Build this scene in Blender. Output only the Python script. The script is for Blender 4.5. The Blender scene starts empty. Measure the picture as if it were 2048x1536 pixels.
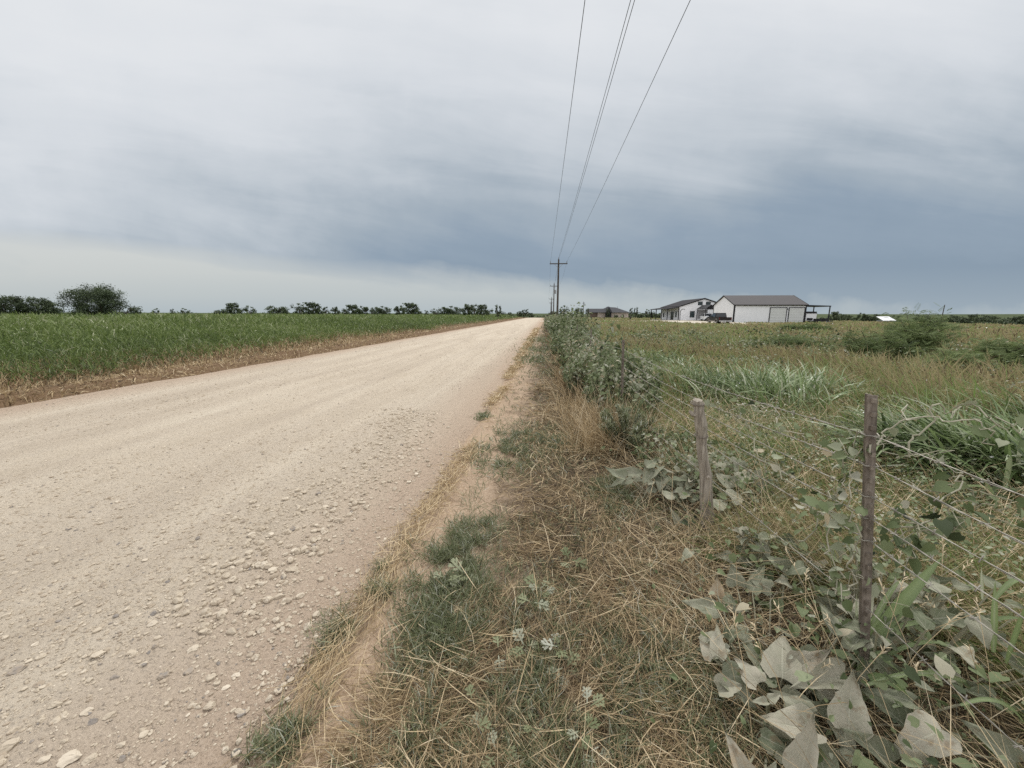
import bpy, bmesh, math, random
import numpy as np
from mathutils import Vector, Matrix

rng = np.random.default_rng(11)
random.seed(11)
sc = bpy.context.scene
COL = sc.collection
R = math.radians
PI = math.pi

# ------------------------------------------------------------------ camera
CAM_H = 1.6
YAW, PITCH, ROLL = R(4.8), R(10.24), R(.1)
FOC = 769.0                      # focal length in pixels of a 2048 wide frame
cam_d = bpy.data.cameras.new('camera')
cam = bpy.data.objects.new('camera', cam_d)
COL.objects.link(cam)
cam_d.sensor_width = 36.0
cam_d.lens = 36.0 * FOC / 2048.0
cam_d.clip_start = 0.05
cam_d.clip_end = 20000.0
CM = Matrix.Rotation(YAW, 3, 'Z') @ Matrix.Rotation(PI/2 - PITCH, 3, 'X') @ Matrix.Rotation(ROLL, 3, 'Z')
cam.matrix_world = Matrix.Translation((0, 0, CAM_H)) @ CM.to_4x4()
sc.camera = cam
CMn = np.array(CM)


def ray(x, y):
    return CMn @ np.array([(x - 1024) / FOC, -(y - 768) / FOC, -1.0])


def on_z(x, y, z=0.0):
    d = ray(x, y)
    t = (z - CAM_H) / d[2]
    return d * t + np.array([0, 0, CAM_H])


def on_y(x, y, Y):
    d = ray(x, y)
    return d * (Y / d[1]) + np.array([0, 0, CAM_H])


# ------------------------------------------------------------------ noise
def _hash(ix, iy, seed):
    h = (ix.astype(np.int64) * 374761393 + iy.astype(np.int64) * 668265263 + seed * 974634777) & 0xffffffff
    h = ((h ^ (h >> 13)) * 1274126177) & 0xffffffff
    h = h ^ (h >> 16)
    return (h & 0xffff) / 65535.0


def vnoise(x, y, seed=0):
    x = np.asarray(x, float); y = np.asarray(y, float)
    ix = np.floor(x).astype(np.int64); iy = np.floor(y).astype(np.int64)
    fx = x - ix; fy = y - iy
    fx = fx * fx * (3 - 2 * fx); fy = fy * fy * (3 - 2 * fy)
    a = _hash(ix, iy, seed); b = _hash(ix + 1, iy, seed)
    c = _hash(ix, iy + 1, seed); d = _hash(ix + 1, iy + 1, seed)
    return (a * (1 - fx) + b * fx) * (1 - fy) + (c * (1 - fx) + d * fx) * fy


def fnoise(x, y, seed=0, oct=3):
    s = 0; a = 1; t = 0
    for k in range(oct):
        s = s + a * vnoise(np.asarray(x) * 2**k + 17.3 * k, np.asarray(y) * 2**k - 9.1 * k, seed + k)
        t += a; a *= .5
    return s / t


def sstep(a, b, x):
    t = np.clip((np.asarray(x, float) - a) / (b - a), 0, 1)
    return t * t * (3 - 2 * t)


RX0, RX1 = -9.3, -.92            # the road's edges


def edge_r(y):                   # right edge of the road wanders a little
    return RX1 - .12 * sstep(3.5, .8, y) + .10 * (fnoise(y * .7, y * 0 + 3, 5) - .5)


def edge_l(y):
    return RX0 + .5 * (fnoise(y * .25, y * 0 + 8, 6) - .5) - .8 * sstep(6, 22, y) * 0


def gz(x, y):
    x = np.asarray(x, float); y = np.asarray(y, float)
    z = np.zeros(np.broadcast(x, y).shape)
    inr = sstep(-9.75, -9.15, x) * (1 - sstep(-1.2, -.8, x))
    z = z - .07 * inr
    z = z + .15 * np.exp(-((x + 10.0 + .25 * (fnoise(y * .3, x * 0, 21) - .5)) / .38) ** 2) * (.5 + fnoise(y * 1.3, x * 1.3, 9))
    z = z + .16 * sstep(-10.6, -14, x)
    z = z + .05 * (fnoise(x * 1.7, y * 1.7, 31) - .5) * (1 - inr)
    z = z + .06 * sstep(.6, 1.5, x)
    z = z - 5.0 * sstep(190, 430, y)
    z = z - 4.0 * sstep(58, 210, x) * sstep(-60, 40, y) * (1 - sstep(190, 430, y) * .6)
    r = np.hypot(x, y)
    z = z + sstep(1300, 3200, r) * (13 + 14 * (fnoise(x / 700, y / 700, 77) - .5))
    return z


# ------------------------------------------------------------------ mesh collector
class Geo:
    def __init__(self):
        self.V, self.L, self.T, self.A, self.M = [], [], [], [], []
        self.UV = {}
        self.n = 0

    def add(self, verts, faces, tint=0.5, mat=0):
        verts = np.asarray(verts, float).reshape(-1, 3)
        self.V.append(verts)
        a = np.broadcast_to(np.asarray(tint, float), (len(verts),)) if np.ndim(tint) < 2 else tint
        self.A.append(np.array(a))
        if isinstance(faces, np.ndarray):
            faces = [faces]
        groups = {}
        for f in faces:
            if isinstance(f, np.ndarray):
                self.L.append((f + self.n).ravel()); self.T.append(np.full(len(f), f.shape[1])); self.M.append(np.full(len(f), mat))
            else:
                self.L.append(np.array(f) + self.n); self.T.append(np.array([len(f)])); self.M.append(np.array([mat]))
        self.n += len(verts)
        return self

    def build(self, name, mats, parent=None, smooth=False, tint=True, loc=None):
        me = bpy.data.meshes.new(name)
        V = np.concatenate(self.V); L = np.concatenate(self.L); T = np.concatenate(self.T); M = np.concatenate(self.M)
        if loc is not None:
            V = V - np.array(loc)
        me.vertices.add(len(V)); me.vertices.foreach_set('co', V.astype(np.float32).ravel())
        me.loops.add(len(L)); me.loops.foreach_set('vertex_index', L.astype(np.int32))
        me.polygons.add(len(T))
        st = np.concatenate([[0], np.cumsum(T)[:-1]])
        me.polygons.foreach_set('loop_start', st.astype(np.int32))
        if not isinstance(mats, (list, tuple)):
            mats = [mats]
        for m in mats:
            me.materials.append(m)
        me.polygons.foreach_set('material_index', M.astype(np.int32))
        me.polygons.foreach_set('use_smooth', np.full(len(T), bool(smooth)))
        if tint:
            at = me.attributes.new('tint', 'FLOAT', 'POINT')
            at.data.foreach_set('value', np.concatenate(self.A).astype(np.float32))
        if self.UV:
            uv = np.zeros((len(V), 2), np.float32)
            for k, q in self.UV.items():
                uv[k:k + len(q)] = q
            at = me.attributes.new('leaf', 'FLOAT2', 'POINT'); at.data.foreach_set('vector', uv.ravel())
        me.update(calc_edges=True)
        o = bpy.data.objects.new(name, me)
        COL.objects.link(o)
        if parent is not None:
            o.parent = parent
        if loc is not None:
            o.location = loc
        return o


def box(g, c, s, rz=0, tint=.5, mat=0):
    x, y, z = s[0] / 2, s[1] / 2, s[2] / 2
    v = np.array([[-x, -y, -z], [x, -y, -z], [x, y, -z], [-x, y, -z], [-x, -y, z], [x, -y, z], [x, y, z], [-x, y, z]])
    if rz:
        c_, s_ = math.cos(rz), math.sin(rz)
        v = v @ np.array([[c_, s_, 0], [-s_, c_, 0], [0, 0, 1]])
    g.add(v + np.array(c), np.array([[0, 3, 2, 1], [4, 5, 6, 7], [0, 1, 5, 4], [1, 2, 6, 5], [2, 3, 7, 6], [3, 0, 4, 7]]), tint, mat)
    return g


def hexa(g, v8, tint=.5, mat=0):
    g.add(np.array(v8, float), np.array([[0, 3, 2, 1], [4, 5, 6, 7], [0, 1, 5, 4], [1, 2, 6, 5], [2, 3, 7, 6], [3, 0, 4, 7]]), tint, mat)
    return g


def prism(g, prof, x0, x1, axis='x', tint=.5, mat=0):
    """profile of (a, z) pairs pushed along x (a = y) or along y (a = x)"""
    n = len(prof)
    P = np.array(prof, float)
    def mk(k):
        if axis == 'x':
            return np.c_[np.full(n, k), P[:, 0], P[:, 1]]
        return np.c_[P[:, 0], np.full(n, k), P[:, 1]]
    v = np.r_[mk(x0), mk(x1)]
    f = [list(range(n))[::-1], list(range(n, 2 * n))]
    f += [[i, (i + 1) % n, n + (i + 1) % n, n + i] for i in range(n)]
    if axis == 'y':
        f = [q[::-1] for q in f]
    g.add(v, f, tint, mat)
    return g


def tube(g, pts, rad, n=6, tint=.5, mat=0, cap=True):
    P = np.array(pts, float)
    rad = np.broadcast_to(np.asarray(rad, float), (len(P),))
    T = np.gradient(P, axis=0)
    T /= np.linalg.norm(T, axis=1)[:, None] + 1e-9
    ref = np.array([0, 0, 1.]) if abs(T[0, 2]) < .9 else np.array([1., 0, 0])
    ang = np.arange(n) * 2 * PI / n
    vs = []
    u = np.cross(T[0], ref); u /= np.linalg.norm(u)
    for i in range(len(P)):
        u = u - T[i] * (u @ T[i]); u /= np.linalg.norm(u) + 1e-9
        w = np.cross(T[i], u)
        vs.append(P[i] + rad[i] * (np.cos(ang)[:, None] * u + np.sin(ang)[:, None] * w))
    m = len(P)
    idx = np.arange(n)
    f = []
    for i in range(m - 1):
        f.append(np.c_[i * n + idx, i * n + (idx + 1) % n, (i + 1) * n + (idx + 1) % n, (i + 1) * n + idx])
    fs = [np.concatenate(f)]
    if cap:
        fs += [list(range(n))[::-1], [(m - 1) * n + k for k in range(n)]]
    g.add(np.concatenate(vs), fs, tint, mat)
    return g


def ribbons(g, base, phi, th0, curv, L, W, segs=3, tint=.5, prof=None, twist=0, mat=0, bend=0):
    """grass blades: many ribbons that leave their base at angle th0 from the vertical and bend by curv"""
    base = np.asarray(base, float); N = len(base)
    phi, th0, curv, L, W, tint, twist, bend = [np.broadcast_to(np.asarray(q, float), (N,)) for q in (phi, th0, curv, L, W, tint, twist, bend)]
    if prof is None:
        prof = np.array([.6, 1, .75, .4][:segs])
        if segs == 2:
            prof = np.array([.8, 1.])
    nv = 2 * segs + 1
    V = np.zeros((N, nv, 3))
    p = base.copy()
    side = np.c_[-np.sin(phi), np.cos(phi), np.zeros(N)]
    for i in range(segs + 1):
        th = th0 + curv * (i / segs)
        ph = phi + bend * (i / segs)
        d = np.c_[np.sin(th) * np.cos(ph), np.sin(th) * np.sin(ph), np.cos(th)]
        if i < segs:
            nrm = np.cross(d, side)
            w = side * np.cos(twist)[:, None] + nrm * np.sin(twist)[:, None]
            V[:, 2 * i] = p - w * (W * prof[i] / 2)[:, None]
            V[:, 2 * i + 1] = p + w * (W * prof[i] / 2)[:, None]
            p = p + d * (L / segs)[:, None]
        else:
            V[:, 2 * segs] = p
    off = (np.arange(N) * nv)[:, None]
    q = []
    for i in range(segs - 1):
        q.append(off + np.array([[2 * i, 2 * i + 1, 2 * i + 3, 2 * i + 2]]))
    tri = off + np.array([[2 * segs - 2, 2 * segs - 1, 2 * segs]])
    fs = ([np.concatenate(q)] if q else []) + [tri]
    g.add(V.reshape(-1, 3), fs, np.repeat(tint, nv), mat)
    return g


def frames(d, up=None, roll=0):
    """rotation matrices whose y axis follows d (N,3), z axis near 'up'"""
    d = d / (np.linalg.norm(d, axis=1)[:, None] + 1e-9)
    if up is None:
        up = np.tile([0, 0, 1.], (len(d), 1))
    x = np.cross(d, up); ln = np.linalg.norm(x, axis=1)[:, None]
    x = np.where(ln < 1e-4, np.array([[1., 0, 0]]), x / (ln + 1e-9))
    z = np.cross(x, d)
    return np.stack([x, d, z], axis=2)


def stamp(g, tv, tf, pos, rot, scale, tint=.5, mat=0, uv=None):
    """copies of a small template at pos (N,3) with rot (N,3,3) and scale (N,) or (N,3)"""
    tv = np.asarray(tv, float); N = len(pos); m = len(tv)
    scale = np.asarray(scale, float)
    if scale.ndim < 2:
        scale = np.broadcast_to(scale, (N,))[:, None].repeat(3, 1)
    loc = tv[None] * scale[:, None, :]
    V = np.einsum('nij,nkj->nki', rot, loc) + np.asarray(pos)[:, None, :]
    off = (np.arange(N) * m)[:, None]
    bylen = {}
    for f in tf:
        bylen.setdefault(len(f), []).append(f)
    fs = []
    for k, fl in bylen.items():
        F = np.array(fl)
        fs.append((off[:, :, None] + F[None]).reshape(-1, k))
    if uv is not None:
        g.UV[g.n] = np.tile(uv, (N, 1))
    g.add(V.reshape(-1, 3), fs, np.repeat(np.broadcast_to(np.asarray(tint, float), (N,)), m), mat)
    return g


def rand_rot(N, flat=None):
    if flat is None:
        d = rng.normal(size=(N, 3)); u = rng.normal(size=(N, 3))
    else:
        a = rng.uniform(0, 2 * PI, N)
        d = np.c_[np.cos(a), np.sin(a), rng.normal(0, flat, N)]
        u = np.c_[rng.normal(0, flat, N), rng.normal(0, flat, N), np.ones(N)]
    return frames(d, u)


# ------------------------------------------------------------------ materials
def _mat(name):
    m = bpy.data.materials.new(name); m.use_nodes = True
    nt = m.node_tree
    for n in list(nt.nodes):
        nt.nodes.remove(n)
    out = nt.nodes.new('ShaderNodeOutputMaterial')
    b = nt.nodes.new('ShaderNodeBsdfPrincipled')
    nt.links.new(b.outputs[0], out.inputs[0])
    return m, nt, b, out


def lk(nt, a, b):
    nt.links.new(a, b)


def ramp(nt, stops, fac=None, interp='LINEAR'):
    r = nt.nodes.new('ShaderNodeValToRGB')
    r.color_ramp.interpolation = interp
    e = r.color_ramp.elements
    while len(e) < len(stops):
        e.new(.5)
    for k, (p, c) in enumerate(stops):
        e[k].position = p
        e[k].color = (c[0], c[1], c[2], 1) if not np.isscalar(c) else (c, c, c, 1)
    if fac is not None:
        lk(nt, fac, r.inputs[0])
    return r.outputs[0]


def math_n(nt, op, a, b=None, c=None, clamp=False):
    n = nt.nodes.new('ShaderNodeMath'); n.operation = op; n.use_clamp = clamp
    for k, v in enumerate((a, b, c)):
        if v is None:
            continue
        if isinstance(v, (int, float)):
            n.inputs[k].default_value = v
        else:
            lk(nt, v, n.inputs[k])
    return n.outputs[0]


def mixc(nt, fac, a, b, mode='MIX'):
    n = nt.nodes.new('ShaderNodeMix'); n.data_type = 'RGBA'; n.blend_type = mode
    if isinstance(fac, (int, float)):
        n.inputs[0].default_value = fac
    else:
        lk(nt, fac, n.inputs[0])
    for k, v in ((6, a), (7, b)):
        if isinstance(v, tuple):
            n.inputs[k].default_value = (*v[:3], 1)
        else:
            lk(nt, v, n.inputs[k])
    return n.outputs[2]


def coords(nt, kind='Object', scale=(1, 1, 1)):
    t = nt.nodes.new('ShaderNodeTexCoord')
    mp = nt.nodes.new('ShaderNodeMapping')
    mp.inputs['Scale'].default_value = scale
    lk(nt, t.outputs[kind], mp.inputs[0])
    return mp.outputs[0]


def noise(nt, co, scale, detail=3, rough=.55, dist=0):
    n = nt.nodes.new('ShaderNodeTexNoise')
    n.inputs['Scale'].default_value = scale
    n.inputs['Detail'].default_value = detail
    n.inputs['Roughness'].default_value = rough
    n.inputs['Distortion'].default_value = dist
    if co is not None:
        lk(nt, co, n.inputs['Vector'])
    return n.outputs['Fac']


def bump(nt, b, h, strength=.3, dist=.02):
    n = nt.nodes.new('ShaderNodeBump')
    n.inputs['Strength'].default_value = strength
    n.inputs['Distance'].default_value = dist
    lk(nt, h, n.inputs['Height'])
    lk(nt, n.outputs[0], b.inputs['Normal'])


def plain(name, col, rough=.6, metal=0, spec=.3, var=.12, nscale=6, bumpy=0):
    m, nt, b, out = _mat(name)
    co = coords(nt)
    f = noise(nt, co, nscale, 4)
    d = tuple(max(0, c * (1 - var)) for c in col); l = tuple(min(1, c * (1 + var)) for c in col)
    lk(nt, ramp(nt, [(.3, d), (.7, l)], f), b.inputs['Base Color'])
    b.inputs['Roughness'].default_value = rough
    b.inputs['Metallic'].default_value = metal
    b.inputs['Specular IOR Level'].default_value = spec
    if bumpy:
        bump(nt, b, noise(nt, co, nscale * 8, 4), bumpy, .005)
    return m


def leafy(name, stops, rough=.65, trans=.25, spec=.25, nscale=0, vein=0):
    """foliage and straw: colour by each blade's own 'tint', a little light let through"""
    m, nt, b, out = _mat(name)
    a = nt.nodes.new('ShaderNodeAttribute'); a.attribute_name = 'tint'
    fac = a.outputs['Fac']
    if nscale:
        co = coords(nt)
        f = noise(nt, co, nscale, 3)
        fac = math_n(nt, 'ADD', fac, math_n(nt, 'MULTIPLY', math_n(nt, 'SUBTRACT', f, .5), .5))
    c = ramp(nt, stops, fac)
    lk(nt, c, b.inputs['Base Color'])
    b.inputs['Roughness'].default_value = rough
    b.inputs['Specular IOR Level'].default_value = spec
    if vein:
        co = coords(nt)
        bump(nt, b, noise(nt, co, vein, 3), .35, .004)
    if trans:
        t = nt.nodes.new('ShaderNodeBsdfTranslucent')
        lk(nt, c, t.inputs[0])
        mx = nt.nodes.new('ShaderNodeMixShader'); mx.inputs[0].default_value = trans
        lk(nt, b.outputs[0], mx.inputs[1]); lk(nt, t.outputs[0], mx.inputs[2])
        lk(nt, mx.outputs[0], out.inputs[0])
    return m


STRAW = (.40, .28, .145); PALE = (.56, .44, .27); BROWN = (.17, .105, .055); RUST = (.26, .14, .06)
OLIVE = (.16, .16, .06); GREEN = (.10, .16, .045); GRAYG = (.19, .215, .135); DUST = (.33, .335, .25)

M_straw = leafy('straw', [(0, (.07, .055, .04)), (.22, (.21, .15, .085)), (.5, (.42, .315, .18)), (.75, (.60, .475, .29)), (1, (.73, .62, .43))], .6, .12)
M_weed = leafy('weed_leaf', [(0, (.05, .06, .035)), (.35, (.145, .17, .08)), (.65, (.26, .28, .16)), (.85, (.38, .39, .30)), (1, (.54, .55, .47))], .6, .2)
M_field = leafy('field_grass', [(0, (.10, .075, .045)), (.18, (.38, .305, .175)), (.40, (.375, .34, .175)), (.60, (.255, .29, .115)), (.85, (.19, .29, .08)), (1, (.50, .50, .34))], .55, .35)
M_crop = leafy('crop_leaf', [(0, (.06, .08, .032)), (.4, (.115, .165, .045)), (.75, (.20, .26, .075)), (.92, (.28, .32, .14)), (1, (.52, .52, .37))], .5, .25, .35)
M_vine = leafy('vine_leaf', [(0, (.03, .042, .022)), (.35, (.11, .145, .06)), (.65, (.225, .265, .14)), (.88, (.40, .40, .315)), (1, (.44, .37, .24))], .6, .2, .25)
M_stem = leafy('dry_stem', [(0, (.14, .12, .08)), (.5, (.30, .29, .20)), (1, (.48, .45, .36))], .7, 0)
M_cane = leafy('cane_grass', [(0, (.055, .085, .03)), (.4, (.15, .215, .08)), (.75, (.27, .345, .155)), (1, (.54, .55, .42))], .45, .25, .5)
M_tree = leafy('mesquite_leaf', [(0, (.04, .056, .032)), (.5, (.08, .108, .056)), (1, (.15, .19, .095))], .6, .2)
M_bush = leafy('feathery_leaf', [(0, (.06, .09, .035)), (.5, (.165, .215, .085)), (1, (.31, .37, .17))], .55, .35)
M_bark = plain('bark', (.10, .08, .062), .9, var=.35, nscale=12, bumpy=.4)
M_flower = plain('white_petal', (.82, .82, .78), .6, var=.04)


def gourd_material():
    m, nt, b, out = _mat('gourd_leaf')
    a = nt.nodes.new('ShaderNodeAttribute'); a.attribute_name = 'tint'
    l = nt.nodes.new('ShaderNodeAttribute'); l.attribute_name = 'leaf'
    sp = nt.nodes.new('ShaderNodeSeparateXYZ'); lk(nt, l.outputs['Vector'], sp.inputs[0])
    U, V = math_n(nt, 'ABSOLUTE', sp.outputs[0]), sp.outputs[1]
    co = coords(nt); n1 = noise(nt, co, 14, 4); n2 = noise(nt, co, 90, 4, .7)
    fac = math_n(nt, 'ADD', a.outputs['Fac'], math_n(nt, 'ADD', math_n(nt, 'MULTIPLY', math_n(nt, 'SUBTRACT', n1, .5), .5), math_n(nt, 'MULTIPLY', math_n(nt, 'SUBTRACT', n2, .5), .35)))
    c = ramp(nt, [(0, (.075, .09, .05)), (.3, (.17, .19, .12)), (.6, (.32, .32, .235)), (.85, (.43, .40, .315)), (1, (.40, .31, .20))], fac)
    mid = ramp(nt, [(0, 1.), (.035, .8), (.07, 0.)], U)
    w = math_n(nt, 'FRACT', math_n(nt, 'MULTIPLY', math_n(nt, 'SUBTRACT', V, math_n(nt, 'MULTIPLY', U, .42)), 5.5))
    lat = ramp(nt, [(0, 0.), (.42, 0.), (.5, .75), (.58, 0.)], w)
    vein = math_n(nt, 'MAXIMUM', mid, lat)
    c = mixc(nt, ramp(nt, [(.60, 0.), (.70, .6)], noise(nt, co, 22, 3)), c, (.23, .165, .10))
    c = mixc(nt, math_n(nt, 'MULTIPLY', vein, .6), c, (.52, .51, .40))
    lk(nt, c, b.inputs['Base Color'])
    b.inputs['Roughness'].default_value = .7; b.inputs['Specular IOR Level'].default_value = .2
    bump(nt, b, math_n(nt, 'ADD', math_n(nt, 'MULTIPLY', vein, -.6), n2), .45, .006)
    t = nt.nodes.new('ShaderNodeBsdfTranslucent'); lk(nt, c, t.inputs[0])
    mx = nt.nodes.new('ShaderNodeMixShader'); mx.inputs[0].default_value = .15
    lk(nt, b.outputs[0], mx.inputs[1]); lk(nt, t.outputs[0], mx.inputs[2]); lk(nt, mx.outputs[0], out.inputs[0])
    return m


M_gourd = gourd_material()


def ground_material():
    m, nt, b, out = _mat('ground_soil')
    g = nt.nodes.new('ShaderNodeNewGeometry')
    sp = nt.nodes.new('ShaderNodeSeparateXYZ'); lk(nt, g.outputs['Position'], sp.inputs[0])
    X, Y = sp.outputs[0], sp.outputs[1]
    co = g.outputs['Position']
    n_s = noise(nt, co, 60, 5, .65); n_m = noise(nt, co, 4, 4); n_l = noise(nt, co, .25, 4)
    soil = ramp(nt, [(.25, (.25, .17, .11)), (.5, (.40, .30, .21)), (.75, (.53, .42, .31))], n_s)
    thatch = ramp(nt, [(.3, (.045, .036, .026)), (.55, (.11, .085, .058)), (.75, (.20, .16, .11))], n_s)
    dirt = mixc(nt, math_n(nt, 'MULTIPLY', math_n(nt, 'ADD', math_n(nt, 'MULTIPLY', X, 1.6), math_n(nt, 'MULTIPLY_ADD', n_m, 1.6, .1)), 1.0, clamp=True), soil, thatch)
    field = ramp(nt, [(.3, (.07, .07, .038)), (.5, (.12, .11, .062)), (.7, (.18, .15, .095))], noise(nt, co, .35, 5, .7))
    field = mixc(nt, ramp(nt, [(.35, 0.), (.65, 1.)], noise(nt, co, 2.5, 5, .7)), field, (.12, .13, .05), 'MIX')
    far_mix = math_n(nt, 'MULTIPLY', math_n(nt, 'SUBTRACT', X, 1.6), .5, clamp=True)
    right = mixc(nt, far_mix, dirt, field)
    lsoil = ramp(nt, [(.3, (.085, .052, .032)), (.6, (.20, .135, .08)), (.8, (.33, .23, .14))], n_s)
    crop = ramp(nt, [(.3, (.045, .065, .022)), (.7, (.085, .12, .04))], n_m)
    lm = math_n(nt, 'MULTIPLY', math_n(nt, 'SUBTRACT', math_n(nt, 'MULTIPLY', X, -1), 12.5), .5, clamp=True)
    left = mixc(nt, lm, lsoil, crop)
    isl = math_n(nt, 'GREATER_THAN', math_n(nt, 'MULTIPLY', X, -1), 5)
    near = mixc(nt, isl, right, left)
    rad = nt.nodes.new('ShaderNodeVectorMath'); rad.operation = 'LENGTH'; lk(nt, co, rad.inputs[0])
    fr = math_n(nt, 'DIVIDE', math_n(nt, 'SUBTRACT', rad.outputs['Value'], 260), 300, clamp=True)
    wood = ramp(nt, [(.35, (.035, .055, .022)), (.6, (.085, .105, .045)), (.75, (.16, .15, .07))], noise(nt, co, .02, 6, .7))
    lk(nt, mixc(nt, fr, near, wood), b.inputs['Base Color'])
    b.inputs['Roughness'].default_value = .95
    b.inputs['Specular IOR Level'].default_value = .1
    bump(nt, b, n_s, .6, .02)
    return m


def road_material():
    m, nt, b, out = _mat('caliche')
    g = nt.nodes.new('ShaderNodeNewGeometry'); co = g.outputs['Position']
    sp = nt.nodes.new('ShaderNodeSeparateXYZ'); lk(nt, co, sp.inputs[0])
    mp = nt.nodes.new('ShaderNodeMapping'); mp.inputs['Scale'].default_value = (1, .18, 1); lk(nt, co, mp.inputs[0])
    streak = noise(nt, mp.outputs[0], 1.3, 5, .6)
    mp2 = nt.nodes.new('ShaderNodeMapping'); mp2.inputs['Scale'].default_value = (1.7, .06, 1); lk(nt, co, mp2.inputs[0])
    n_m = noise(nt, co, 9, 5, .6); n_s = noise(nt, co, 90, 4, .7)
    v = nt.nodes.new('ShaderNodeTexVoronoi'); v.inputs['Scale'].default_value = 42; v.feature = 'F1'
    v.inputs['Randomness'].default_value = 1
    lk(nt, co, v.inputs['Vector'])
    v2 = nt.nodes.new('ShaderNodeTexVoronoi'); v2.inputs['Scale'].default_value = 17; lk(nt, co, v2.inputs['Vector'])
    base = ramp(nt, [(.25, (.43, .36, .27)), (.5, (.59, .51, .40)), (.75, (.69, .62, .50))], streak)
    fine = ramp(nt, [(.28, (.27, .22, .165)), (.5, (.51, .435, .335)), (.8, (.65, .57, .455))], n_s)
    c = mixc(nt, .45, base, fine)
    c = mixc(nt, ramp(nt, [(.45, 0.), (.75, .35)], n_m), c, (.62, .55, .45))
    rut = noise(nt, mp2.outputs[0], 1.0, 4, .6)
    c = mixc(nt, ramp(nt, [(.42, .32), (.58, 0.)], rut), c, (.40, .335, .265))
    # pinkish sand along the edges of the roadway
    cx = math_n(nt, 'ABSOLUTE', math_n(nt, 'ADD', sp.outputs[0], 5.0))
    ed = math_n(nt, 'MULTIPLY', math_n(nt, 'SUBTRACT', math_n(nt, 'ADD', cx, math_n(nt, 'MULTIPLY', streak, 1.2)), 3.55), 1.1, clamp=True)
    c = mixc(nt, math_n(nt, 'MULTIPLY', ed, .8), c, ramp(nt, [(.3, (.33, .24, .17)), (.7, (.50, .39, .295))], n_s))
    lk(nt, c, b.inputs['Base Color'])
    b.inputs['Roughness'].default_value = .95
    b.inputs['Specular IOR Level'].default_value = .12
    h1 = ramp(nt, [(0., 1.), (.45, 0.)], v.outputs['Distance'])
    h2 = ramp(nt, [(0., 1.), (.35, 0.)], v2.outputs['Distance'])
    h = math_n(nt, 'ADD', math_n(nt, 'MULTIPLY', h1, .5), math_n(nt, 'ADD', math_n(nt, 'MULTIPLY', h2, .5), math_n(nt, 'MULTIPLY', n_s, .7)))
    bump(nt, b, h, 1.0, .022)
    return m


def stone_material():
    m, nt, b, out = _mat('limestone')
    a = nt.nodes.new('ShaderNodeAttribute'); a.attribute_name = 'tint'
    co = nt.nodes.new('ShaderNodeNewGeometry').outputs['Position']
    n = noise(nt, co, 40, 4)
    f = math_n(nt, 'ADD', a.outputs['Fac'], math_n(nt, 'MULTIPLY', math_n(nt, 'SUBTRACT', n, .5), .5))
    lk(nt, ramp(nt, [(0, (.26, .235, .21)), (.15, (.40, .33, .25)), (.5, (.51, .44, .34)), (1, (.64, .565, .455))], f), b.inputs['Base Color'])
    b.inputs['Roughness'].default_value = .9
    b.inputs['Specular IOR Level'].default_value = .15
    bump(nt, b, noise(nt, co, 120, 4), .4, .004)
    return m


def ribbed(name, col, period=.3, rough=.4, depth=.4, axis=0, spec=.35):
    """ribbed sheet metal, ribs along one object axis"""
    m, nt, b, out = _mat(name)
    t = nt.nodes.new('ShaderNodeTexCoord')
    sp = nt.nodes.new('ShaderNodeSeparateXYZ'); lk(nt, t.outputs['Object'], sp.inputs[0])
    ax = sp.outputs[axis] if axis < 3 else math_n(nt, 'ADD', sp.outputs[0], sp.outputs[1])
    fr = math_n(nt, 'FRACT', math_n(nt, 'DIVIDE', ax, period))
    rib = ramp(nt, [(0, 1.), (.12, 1.), (.2, 0.), (.9, 0.), (1, 1.)], fr)
    n = noise(nt, t.outputs['Object'], 1.2, 4)
    lk(nt, ramp(nt, [(.3, tuple(c * .93 for c in col)), (.7, col)], n), b.inputs['Base Color'])
    b.inputs['Roughness'].default_value = rough
    b.inputs['Specular IOR Level'].default_value = spec
    bump(nt, b, rib, depth, .03)
    return m


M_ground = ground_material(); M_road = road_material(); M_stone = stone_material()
M_white = ribbed('white_panel', (.81, .82, .84), .3, .6, .05, 3)
M_roofx = ribbed('gray_metal_roof', (.10, .095, .095), .4, .75, .1, 0, .15)
M_roofy = ribbed('charcoal_metal_roof', (.03, .028, .031), .4, .75, .1, 1, .12)
M_trim = plain('black_trim', (.014, .014, .016), .5)
M_door = ribbed('door_panel', (.60, .615, .60), .56, .6, .6, 2)
M_concrete = plain('concrete', (.55, .52, .46), .85, nscale=3)
M_driveway = plain('driveway_gravel', (.52, .47, .38), .95, nscale=2)
M_glass = plain('dark_glass', (.02, .026, .03), .12, spec=.6)
M_pane = plain('window_glass', (.05, .07, .075), .15, spec=.7)
M_shade = plain('gray_fabric', (.30, .30, .31), .8)
M_shingle = plain('dark_shingle', (.055, .056, .062), .9, nscale=3, var=.25)
M_stonewall = plain('pale_stone_wall', (.52, .44, .38), .9, nscale=2.5, var=.3)
M_pole = plain('weathered_pole', (.075, .062, .052), .9, nscale=5, var=.3, bumpy=.3)
M_metal = plain('gray_metal', (.30, .31, .32), .45, .6)
M_wireline = plain('conductor', (.10, .105, .11), .5, .3)
M_rubber = plain('rubber', (.02, .02, .02), .85)
M_rim = plain('alloy', (.42, .42, .43), .35, .8)
M_truckdark = plain('dark_brown_paint', (.018, .014, .013), .4, spec=.25, var=.05)
M_trucktan = plain('taupe_lower_paint', (.20, .175, .155), .35, spec=.5, var=.05)
M_truckwhite = plain('white_paint', (.76, .77, .78), .3, spec=.5, var=.03)
M_chrome = plain('chrome', (.40, .40, .40), .35, .8)
M_red = plain('red_lens', (.10, .012, .01), .3)
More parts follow.
